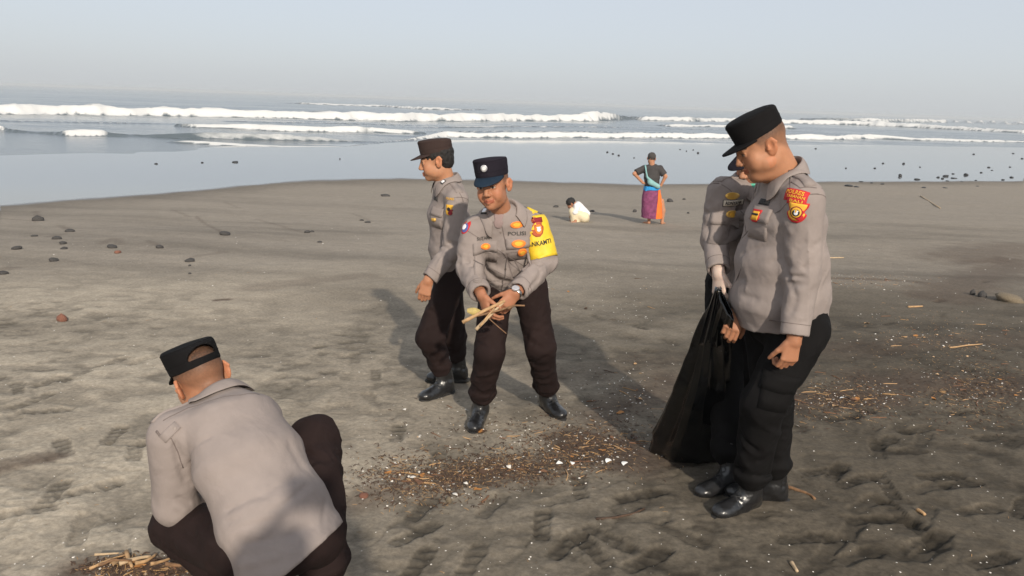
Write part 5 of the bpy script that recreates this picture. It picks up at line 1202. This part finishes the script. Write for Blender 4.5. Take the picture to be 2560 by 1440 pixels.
def squat_person():
    D = gpt(1447, 556)[1]; base = gpt(1447, 556); root = empty('person', tuple(base), 'person in white shirt and cream sarong squatting with head bowed to the left', 'person')
    def q(x, y, dy=0): return at(x, y, D+dy)
    sk = (.36, .18, .11); hd = q(1428, 509); nk = q(1438, 511); Mh = frame_of(A(-.75, .1, -.75), A(-.6, 0, .75)); parts = head_mesh(hd, Mh, sk, nk, dict(h=.006))
    g = Grid(q(1418, 560)-A(.2, .5, .1), q(1485, 495)+A(.2, .5, .2), .010)
    for dy in (-.14, .14): g.cone(q(1440, 518, dy), q(1436, 533, dy*1.2), .04, .035); g.cone(q(1436, 533, dy*1.2), q(1428, 538, dy*.3), .035, .028); g.eseg(q(1428, 538, dy*.3), q(1424, 544, dy*.2), A(0, 1, 0), (.03, .03), (.02, .02)); g.cone(q(1440, 548, dy), gpt(1436, 557)+A(0, dy, .03), .04, .03); g.cone(gpt(1436, 557)+A(0, dy, .03), gpt(1427, 557)+A(0, dy, .025), .035, .025)
    V, F = g.surf(1); V, F, c = join(parts+[(V, F)], sk); link('body', mesh_np('body', V, F, True, c), M['skin'], root)
    g = Grid(q(1418, 560)-A(.2, .5, .1), q(1490, 495)+A(.2, .5, .2), .010)
    g.eseg(q(1441, 514), q(1462, 540), A(0, 1, 0), (.17, .11), (.17, .14), k=.04)
    for dy in (-.15, .15): g.cone(q(1443, 517, dy), q(1438, 530, dy*1.25), .075, .06, k=.03)
    g.ridge(.014, 7, (.7, 0, -.7), .3, 2); V, F = g.surf(1); link('shirt', mesh_np('shirt', V, F), M['white_cloth'], root)
    g = Grid(q(1415, 562)-A(.2, .5, .1), q(1490, 520)+A(.2, .5, .2), .010)
    for dy in (-.12, .12): g.cone(q(1460, 543, dy), q(1433, 529, dy), .12, .085, k=.06); g.cone(q(1433, 529, dy), q(1438, 553, dy), .085, .09, k=.06)
    g.cone(q(1460, 546), q(1440, 552), .12, .10, k=.06); g.ridge(.014, 7, (.3, 0, .9), .3, 5); V, F = g.surf(1); link('sarong', mesh_np('sarong', V, F), M['cream'], root)
    g = Grid((-.11, -.13, -.12), (.11, .12, .15), .006); g.ell((0, -.016, .038), (.088, .104, .096), k=0); g.ell((0, .105, -.05), (.09, .07, .11), k=.01, op='s'); g.ell((0, 0, -.12), (.14, .14, .06), k=.01, op='s'); g.noise(.006, 50, 3); V, F = g.surf(0); link('hair', mesh_np('hair', V@Mh+hd, F), M['hair'], root)
squat_person()
# ------------------------------------------------------------------ the photographer, standing where the picture is taken from
def photographer():
    z0 = gz(0, -.4); J = dict(nk=A(.03, -.42, 1.48), head=A(.03, -.36, 1.60), hf=(0, 1, -.1), hu=(0, 0, 1), sl=A(-.16, -.42, 1.42), sr=A(.22, -.42, 1.42), el=A(-.24, -.24, 1.30), er=A(.30, -.24, 1.30), wl=A(-.12, -.11, 1.56), wr=A(.17, -.11, 1.56),
         pel=A(.03, -.45, .98), hl=A(-.06, -.45, .93), hr=A(.12, -.45, .93), kl=A(-.10, -.42, .55), kr=A(.16, -.42, .55), al=A(-.12, -.45, z0+.109), ar=A(.18, -.45, z0+.109), fl=A(-.1, 1, 0), fr=A(.1, 1, 0))
    for k in ('nk', 'head', 'sl', 'sr', 'el', 'er'): J[k] = J[k]+A(-.03, 0, -.04)
    J['hand_l'] = (A(.45, .25, .6), A(.9, .2, -.3), RELAX); J['hand_r'] = (A(-.45, .25, .6), A(-.9, .2, -.3), RELAX)
    o = dict(seed=8, sh=.009, th=.009, torso=[(-.07, 0, 0, .175, .13), (.25, 0, 0, .165, .125), (.62, 0, 0, .175, .125), (.88, -.01, 0, .14, .095)], sleeve=(.07, .06, .05), cap_z=.044)
    P = officer('person behind the camera whose shadow falls on the squatting officer', J, o, 'trouser_brown', ('cap_black', 'cap_black'))
    V = [(x, y, z) for x in (-.078, .078) for y in (-.020, -.012) for z in (1.625, 1.715)]; F = [(0, 1, 3, 2), (4, 6, 7, 5), (0, 4, 5, 1), (2, 3, 7, 6), (0, 2, 6, 4), (1, 5, 7, 3)]
    c = A(0, -.016, 1.67); ob = link('phone', mesh_py('phone', np.array(V)-c, F, False), M['black']); ob.location = c; bv = ob.modifiers.new('bev', 'BEVEL'); bv.width = .003; bv.segments = 3
    tag(ob, 'phone held up by the person behind the camera', 'phone')
photographer()
# ------------------------------------------------------------------ stones
M['stone'] = vary(mat('beach_stone', (.060, .056, .054), .8, .3), 20, .4, .6, 120, bdist=.008); M['stone_wet'] = vary(mat('wet_stone', (.022, .022, .023), .35, .5), 20, .4, .5, 90, bdist=.008); M['stone_red'] = vary(mat('red_stone', (.20, .085, .055), .85), 30, .35, .6, 150, bdist=.006); M['stone_tan'] = vary(mat('tan_stone', (.19, .15, .10), .85), 20, .35, .6, 100, bdist=.01)
def ico(sub):
    bm = bmesh.new(); bmesh.ops.create_icosphere(bm, subdivisions=sub, radius=1); V = np.array([v.co[:] for v in bm.verts]); F = [tuple(v.index for v in f.verts) for f in bm.faces]; bm.free(); return V, F
IV, IF = ico(2)
STONES = []
for k in range(7):
    n = fbm(IV[:, 0]*1.1+k*7, IV[:, 1]*1.1, IV[:, 2]*1.1, o=3); V = IV*(1+.28*n)[:, None]; STONES.append(mesh_py('stone', V, IF, True))
def ground(px, py):
    p = gpt(px, py); return A(p[0], p[1], sand_z(p[0], p[1]))
def stone(px, py, wpx, hpx, m, label, group=None, flat=.5, k=None):
    p = ground(px, py); d = np.dot(p-CAM, CF); w = wpx*d/FPX/2; i = random.randrange(7) if k is None else k
    me = STONES[i].copy(); o = link('stone', me, M[m]); o.location = p+A(0, 0, hpx*d/FPX*.25); o.scale = (w, w*random.uniform(.7, 1.0), max(hpx*d/FPX*.72, w*.25)); o.rotation_euler = (random.uniform(-.1, .1), random.uniform(-.1, .1), random.uniform(0, 6.28)); tag(o, label, 'stone', group); return o
stone(94, 553, 26, 12, 'stone', 'largest dark rounded stone on the pale sand at far left', k=0)
stone(294, 630, 18, 8, 'stone_red', 'small reddish stone touching a grey one on the smooth sand')
stone(155, 798, 26, 17, 'stone_red', 'round rust-red stone on the trampled sand at left')
stone(2522, 752, 72, 18, 'stone_tan', 'large tan boulder half buried at the right edge', k=2)
stone(2454, 742, 22, 14, 'stone', 'black stone just left of the tan boulder'); stone(2431, 736, 15, 14, 'stone', 'upright black stone two steps left of the tan boulder')
for (x, y, w, h) in ((176, 580, 22, 8), (85, 591, 17, 4), (142, 599, 22, 8), (158, 611, 20, 7), (161, 623, 18, 5), (43, 622, 26, 8), (133, 648, 24, 9), (282, 620, 28, 8), (399, 621, 22, 8), (562, 590, 30, 9), (476, 650, 26, 9), (8, 678, 26, 9), (474, 660, 9, 4), (474, 683, 8, 4), (768, 580, 16, 6), (780, 578, 10, 4), (800, 602, 12, 4), (965, 491, 24, 6), (920, 553, 16, 5), (905, 548, 12, 4)):
    stone(x, y, w, h, 'stone', 'small dark stone half sunk in the smooth sand at left', 'stones on the smooth sand at left')
for (x, y, w, h) in ((1675, 503, 18, 8), (1480, 528, 13, 5), (1587, 529, 10, 9), (1720, 535, 7, 5), (1390, 518, 14, 6), (1710, 498, 8, 4)):
    stone(x, y, w, h, 'stone', 'small dark stone on the sand near the sarong wearer', 'stones near the sarong wearer')
for (x, y, w, h) in ((2115, 421, 6, 4), (2187, 421, 6, 4), (2208, 409, 7, 5), (2259, 410, 7, 6), (2250, 441, 9, 10), (2292, 449, 14, 6), (2345, 444, 9, 5), (2364, 441, 13, 8), (2356, 447, 8, 5), (2415, 438, 12, 8), (2472, 419, 7, 5), (2529, 444, 9, 6), (2525, 418, 6, 3), (2152, 455, 11, 5), (2205, 461, 10, 5), (2178, 458, 9, 4), (2122, 466, 20, 8), (2140, 468, 12, 6), (2434, 386, 6, 4), (2533, 384, 6, 3), (2039, 372, 6, 4), (2453, 432, 6, 4), (2382, 435, 7, 4), (2368, 453, 9, 4), (2440, 452, 9, 4), (2508, 450, 9, 4), (2480, 426, 6, 3), (2385, 446, 14, 4), (2310, 470, 12, 5), (2405, 455, 7, 3), (2443, 466, 8, 3), (2362, 470, 12, 3), (2555, 397, 8, 4), (2300, 418, 5, 3)):
    stone(x, y, w, h*.6, 'stone_wet', 'small black stone on the wet sheen at right', 'stones on the wet sand at right')
for (x, y, w, h) in ((1518, 381, 6, 5), (1532, 385, 6, 4), (1547, 389, 6, 5), (1745, 383, 7, 5), (1716, 378, 4, 3), (1733, 375, 4, 3), (1700, 374, 4, 3), (1585, 395, 5, 3)):
    stone(x, y, w, h*.6, 'stone_wet', 'tiny dark stone out on the wet sheen beyond the sarong wearer', 'stones on the wet sand in the middle')
for (x, y, w, h) in ((390, 410, 8, 3), (506, 407, 8, 3), (588, 406, 14, 4), (850, 398, 4, 3)):
    stone(x, y, w, h, 'stone_wet', 'low dark stone showing in the shallow water at left', 'stones in the shallows at left')
# ------------------------------------------------------------------ strand-line litter
M['shell'] = vary(mat('shell_white', (.70, .66, .60), .5), 60, .2); M['shell_tan'] = vary(mat('shell_tan', (.55, .36, .20), .5), 60, .3); M['foam_chip'] = mat('foam_white', (.82, .82, .80), .7)
M['straw'] = vary(mat('straw', (.36, .215, .095), .8), 30, .35); M['straw_dark'] = vary(mat('straw_dark', (.17, .085, .045), .85), 30, .4); M['leaf_orange'] = vary(mat('dry_leaf_orange', (.36, .16, .045), .75), 30, .3); M['weed'] = vary(mat('dried_weed', (.070, .040, .025), .85), 30, .5)
def shell_mesh(k):
    V = []; F = []; n, m = 9, 4; rg = np.random.default_rng(k)
    for j in range(m+1):
        for i in range(n):
            u = -1+2*i/(n-1); r_ = j/m; x = u*r_*(1.0-.15*abs(u)); y = r_*(1.15-.5*u*u); V.append((x, y-.5, .42*(1-(r_*.95)**2*.6-.35*u*u*r_)+rg.uniform(-.02, .02)))
    for j in range(m):
        for i in range(n-1): a = j*n+i; F.append((a, a+1, a+n+1, a+n))
    me = mesh_py('shell', V, F, True); return me
SHELLS = [shell_mesh(k) for k in range(4)]
def straw_mesh(k):
    rg = np.random.default_rng(k); b = rg.uniform(-.12, .12); pts = [A(t-.5, b*math.sin(math.pi*t)+rg.uniform(-.006, .006), .015*math.sin(2*math.pi*t)) for t in np.linspace(0, 1, 6)]; V, F = tube(pts, [.034, .036, .032, .034, .03, .022], 5); return mesh_py('straw', V, F, True)
STRAWS = [straw_mesh(k) for k in range(7)]
def leaf_mesh(k):
    rg = np.random.default_rng(k+50); V = []; F = []
    for i in range(8):
        t = i/7; w = .30*math.sin(math.pi*(.06+.9*t))**.8+.01
        for s_ in (-1, 0, 1): V.append((t-.5, s_*w+.06*math.sin(t*5+k), .10*abs(s_)+.06*math.sin(t*6+k*2)))
    for i in range(7):
        for s_ in (0, 1): a = i*3+s_; F.append((a, a+3, a+4, a+1))
    return mesh_py('leaf', V, F, True)
LEAVES = [leaf_mesh(k) for k in range(4)]
_cache = {}
def piece(kind, px, py, size_m, label, group, m, rot=None, lift=0.0):
    src = dict(shell=SHELLS, straw=STRAWS, leaf=LEAVES)[kind]; i = random.randrange(len(src)); key = (kind, i, m)
    if key not in _cache:
        me = src[i].copy(); me.materials.append(M[m]); _cache[key] = me
    p = ground(px, py); o = bpy.data.objects.new({'shell': 'shell', 'straw': 'straw', 'leaf': 'dry_leaf'}[kind], _cache[key]); col.objects.link(o)
    z = {'shell': .0, 'straw': size_m*.018, 'leaf': .004}[kind]
    o.location = p+A(0, 0, z+lift); s_ = size_m; o.scale = (s_, s_, s_) if kind != 'shell' else (s_*.5, s_*.5, s_*.5)
    if kind == 'straw': o.scale = (s_, s_*random.uniform(.5, 1.1)*min(1, .10/s_+.25), s_*min(1, .10/s_+.25))
    o.rotation_euler = (random.uniform(-.25, .25), random.uniform(-.12, .12), random.uniform(0, 6.28) if rot is None else rot)
    return tag(o, label, {'shell': 'shell', 'straw': 'straw', 'leaf': 'leaf'}[kind], group)
def heading(a, b):
    p, q = gpt(*a), gpt(*b); return math.atan2(q[1]-p[1], q[0]-p[0]), np.linalg.norm(p-q)
# single pieces one can point at
for (a, b, r_, m, lb) in (((2302, 490), (2350, 522), .022, 'stick_pale', 'long pale bamboo stick lying on the sand at far right'), ((2372, 882), (2455, 866), .007, 'stick_tan', 'curved tan twig on the dark sand at right'), ((1950, 1222), (2035, 1255), .009, 'stick_brown', 'reddish root piece beside the heavy officer\'s heel'),
                          ((1490, 1302), (1612, 1276), .006, 'weed', 'dark half-buried twig in the sand before the black bag'), ((1978, 1412), (1992, 1434), .009, 'stick_pale', 'short pale wood splinter near the bottom edge at right'), ((2292, 1278), (2312, 1290), .010, 'stick_tan', 'short tan wood chip among the boot prints at right'), ((1205, 1254), (1222, 1238), .006, 'straw_dark', 'small dark twig below the white shells in front'),
                          ((150, 784), (152, 781), .003, 'stick_pale', 'thin pale splinter behind the rust-red stone'), ((2060, 642), (2110, 640), .012, 'stick_pale', 'pale reed lying along the far right strand line'), ((2270, 770), (2306, 768), .012, 'stick_tan', 'yellow-tan stick on the grey sand left of the tan boulder')):
    p, q = ground(*a), ground(*b); stick('stick', lb, p+A(0, 0, r_*.7), q+A(0, 0, r_*.7), r_, r_*.7, m, bend=.0 if a[0] in (2302, 2060, 2270) else .05, seed=int(a[0]))
DW = ['thin tan twig at the left end', 'thick pale splinter in the middle', 'tan stick lying steeply across the others', 'pale splinter leaning to the right', 'brown twig under the pale splinters', 'tan twig right of the pale splinters', 'brown twig at the right end', 'short pale twig at the upper left']
for i, (a, b, r_, m) in enumerate((((225, 1436), (318, 1402), .006, 'stick_tan'), ((300, 1428), (378, 1404), .009, 'stick_pale'), ((318, 1398), (332, 1436), .009, 'stick_tan'), ((340, 1432), (392, 1400), .008, 'stick_tan'), ((250, 1438), (330, 1424), .006, 'stick_brown'), ((380, 1438), (430, 1414), .007, 'stick_tan'), ((415, 1436), (470, 1426), .008, 'stick_brown'), ((240, 1418), (300, 1412), .005, 'stick_pale'))):
    p, q = ground(*a), ground(*b); stick('driftwood', DW[i]+' in the heap at the squatting officer\'s feet', p+A(0, 0, .012+.004*i), q+A(0, 0, .010+.003*i), r_, r_*.6, m, 'driftwood', 'driftwood heap at bottom left', .06, i)
for (x, y, s_, lb) in ((1398, 1158, .030, 'leftmost of the larger white shells beside the bag\'s litter'), (1430, 1160, .030, 'white shell between two others in front of the litter patch'), (1521, 1158, .036, 'upright white shell in front of the litter patch'), (1562, 1164, .036, 'white shell nearest to the black bag'), (1273, 1165, .028, 'long white shell in the middle of the litter line'), (1032, 1195, .024, 'white shell at the left end of the litter line'), (1165, 1207, .020, 'small white shell on the low ridge'), (1136, 1236, .026, 'white shell next to a tan stone chip'), (1012, 1025, .026, 'white shell behind the squatting officer, near the walking officer\'s boot'), (2106, 1000, .03, 'white shell in the straw right of the heavy officer'), (1992, 1067, .024, 'white shell on bare sand right of the heavy officer\'s knee')):
    piece('shell', x, y, s_*1.6, lb, None, 'foam_chip' if s_ > .029 else 'shell', lift=.004)
stone(1122, 1248, 18, 14, 'stone_tan', 'tan stone chip in front of the litter line'); stone(908, 1240, 24, 10, 'stone_red', 'orange stone chip right of the squatting officer')
# zones of the strand line: centre, spread (pixels), shells, straws, leaves
ZN = [('in the thick litter patch before the black bag', 1470, 1110, 130, 50, 62, 46, 8), ('in the litter line right of the squatting officer', 1060, 1195, 120, 42, 40, 26, 5), ('along the thin middle of the litter line', 1270, 1165, 130, 28, 24, 14, 2), ('on the shaded sand left of the bag', 1560, 980, 110, 60, 22, 12, 4),
      ('in the straw band right of the heavy officer', 2110, 1000, 110, 40, 30, 44, 6), ('in the litter at the far right edge', 2440, 985, 110, 60, 30, 34, 6), ('on the dark sand at right', 2360, 850, 170, 60, 26, 26, 4), ('along the far strand line at right', 2150, 700, 110, 16, 12, 16, 4), ('on the sand between the standing officers', 1500, 740, 160, 70, 22, 6, 2), ('around the boots of the stick holder', 1180, 1080, 170, 60, 22, 14, 2),
      ('in the heap at the squatting officer\'s feet', 360, 1425, 90, 18, 14, 34, 6)]
rz = random.Random(5)
def gp(cx, cy, rx, ry):
    return cx+max(-1.6, min(1.6, rz.gauss(0, .62)))*rx, cy+max(-1.6, min(1.6, rz.gauss(0, .62)))*ry
for (nm, cx, cy, rx, ry, ns, nw, nl) in ZN:
    for i in range(ns):
        x, y = gp(cx, cy, rx, ry); piece('shell', x, min(y, 1455), rz.choice([.012, .014, .017, .022])*(1.0 if cy > 900 else 1.5), 'white shell fragment '+nm, 'shell fragments '+nm, rz.choice(['shell', 'shell', 'shell_tan']))
    for i in range(nw):
        x, y = gp(cx, cy, rx, ry); piece('straw', x, min(y, 1455), rz.choice([.04, .06, .08, .11]), 'dry straw stalk '+nm, 'straw stalks '+nm, rz.choice(['straw', 'straw_dark', 'straw_dark', 'stick_tan', 'weed']), rot=rz.gauss(0, .7))
    for i in range(nl):
        x, y = gp(cx, cy, rx, ry); piece('leaf', x, min(y, 1455), rz.choice([.03, .04, .055]), 'dry orange leaf '+nm, 'dry leaves '+nm, rz.choice(['leaf_orange', 'leaf_orange', 'straw_dark', 'weed', 'stick_tan']))
# uncountable crumbs: dried weed, grit of shells, straw chaff, sand lumps
def crumbs(name, label, m, spots, base, scale, seed, zoff=.0):
    rg = np.random.default_rng(seed); bv = np.array(base[0]); bf = np.array(base[1]); Vs_, Fs_ = [], []; o = 0
    for (x, y, s_) in spots:
        th = rg.uniform(0, 6.28); c, sn_ = math.cos(th), math.sin(th); q = bv*np.array(scale)*s_; tilt = rg.uniform(-.5, .5); q = np.stack([q[:, 0], q[:, 1]*math.cos(tilt)-q[:, 2]*math.sin(tilt), q[:, 1]*math.sin(tilt)+q[:, 2]*math.cos(tilt)], 1)
        q = np.stack([q[:, 0]*c-q[:, 1]*sn_, q[:, 0]*sn_+q[:, 1]*c, q[:, 2]], 1)+np.array((x, y, sand_z(x, y)+zoff*s_)); Vs_.append(q); Fs_.append(bf+o); o += len(bv)
    ob = link(name, mesh_np(name, np.concatenate(Vs_), np.concatenate(Fs_), True), M[m]); tag(ob, label, 'litter', kind='stuff'); return ob
rg = np.random.default_rng(9)
def zone_spots(n, size, zones, sparse=0):
    out = []
    for (nm, cx, cy, rx, ry, *_) in zones:
        for i in range(n):
            x, y = cx+np.clip(rg.normal(0, .75), -2, 2)*rx, min(1500, cy+np.clip(rg.normal(0, .75), -2, 2)*ry); p = gpt(x, y); out.append((p[0], p[1], size*rg.uniform(.4, 1.5)))
    for i in range(sparse):
        x, y = rg.uniform(-60, 2620), 560+900*rg.uniform(0, 1)**.8; p = gpt(x, y)
        out.append((p[0], p[1], size*rg.uniform(.35, 1.1)*max(1, p[1]/4)))
    return out
chip = ([(-1, -1, 0), (1, -1, .1), (1.1, 1, 0), (-.9, .9, .15), (0, 0, .7)], [(0, 1, 4), (1, 2, 4), (2, 3, 4), (3, 0, 4)])
curl = ([(-1, -.2, 0), (-1, .2, .1), (-.3, -.3, .45), (-.3, .25, .5), (.4, -.2, .35), (.4, .3, .4), (1, -.2, -.1), (1, .2, 0)], [(0, 2, 3), (0, 3, 1), (2, 4, 5), (2, 5, 3), (4, 6, 7), (4, 7, 5)])
crumbs('shell_grit', 'pale shell grit sprinkled over the beach', 'shell', zone_spots(90, .0034, ZN, 700), chip, (1, 1, .8), 1, .1)
crumbs('dried_weed', 'reddish-brown dried weed crumbs in the litter line', 'weed', zone_spots(1300, .010, ZN[:3]+ZN[4:6]+ZN[10:])+zone_spots(200, .010, [ZN[3], ZN[6], ZN[9]]), curl, (1, .8, .7), 2, .05)
crumbs('straw_chaff', 'short straw chaff in the litter line', 'straw', zone_spots(520, .012, ZN[:3]+ZN[4:8]+ZN[10:], 150), curl, (1, .35, .4), 3, .05)
crumbs('sand_lumps', 'dark damp sand lumps and pits of scuffed sand', 'sand_lump', zone_spots(60, .006, ZN, 1300), chip, (1.2, 1, .9), 4, .0) if False else None
# ------------------------------------------------------------------ sea haze
def make_haze():
    x, y0, y1, z0, z1 = 11000, -80, 9900, -3.2, 3.4
    V = [(-x, y0, z0), (x, y0, z0), (x, y1, z0), (-x, y1, z0), (-x, y0, z1), (x, y0, z1), (x, y1, z1), (-x, y1, z1)]
    F = [(0, 3, 2, 1), (4, 5, 6, 7), (0, 1, 5, 4), (1, 2, 6, 5), (2, 3, 7, 6), (3, 0, 4, 7)]
    m = bpy.data.materials.new('haze_air'); m.use_nodes = True; nt = m.node_tree; nt.nodes.clear()
    o = nt.nodes.new('ShaderNodeOutputMaterial'); v = nt.nodes.new('ShaderNodeVolumePrincipled')
    v.inputs['Color'].default_value = (.86, .90, .93, 1); v.inputs['Density'].default_value = .0008; v.inputs['Anisotropy'].default_value = .0
    nt.links.new(v.outputs[0], o.inputs['Volume'])
    h = link('haze', mesh_py('haze', V, F, False), m); tag(h, 'pale sea haze over the water', 'haze', kind='stuff')
make_haze()
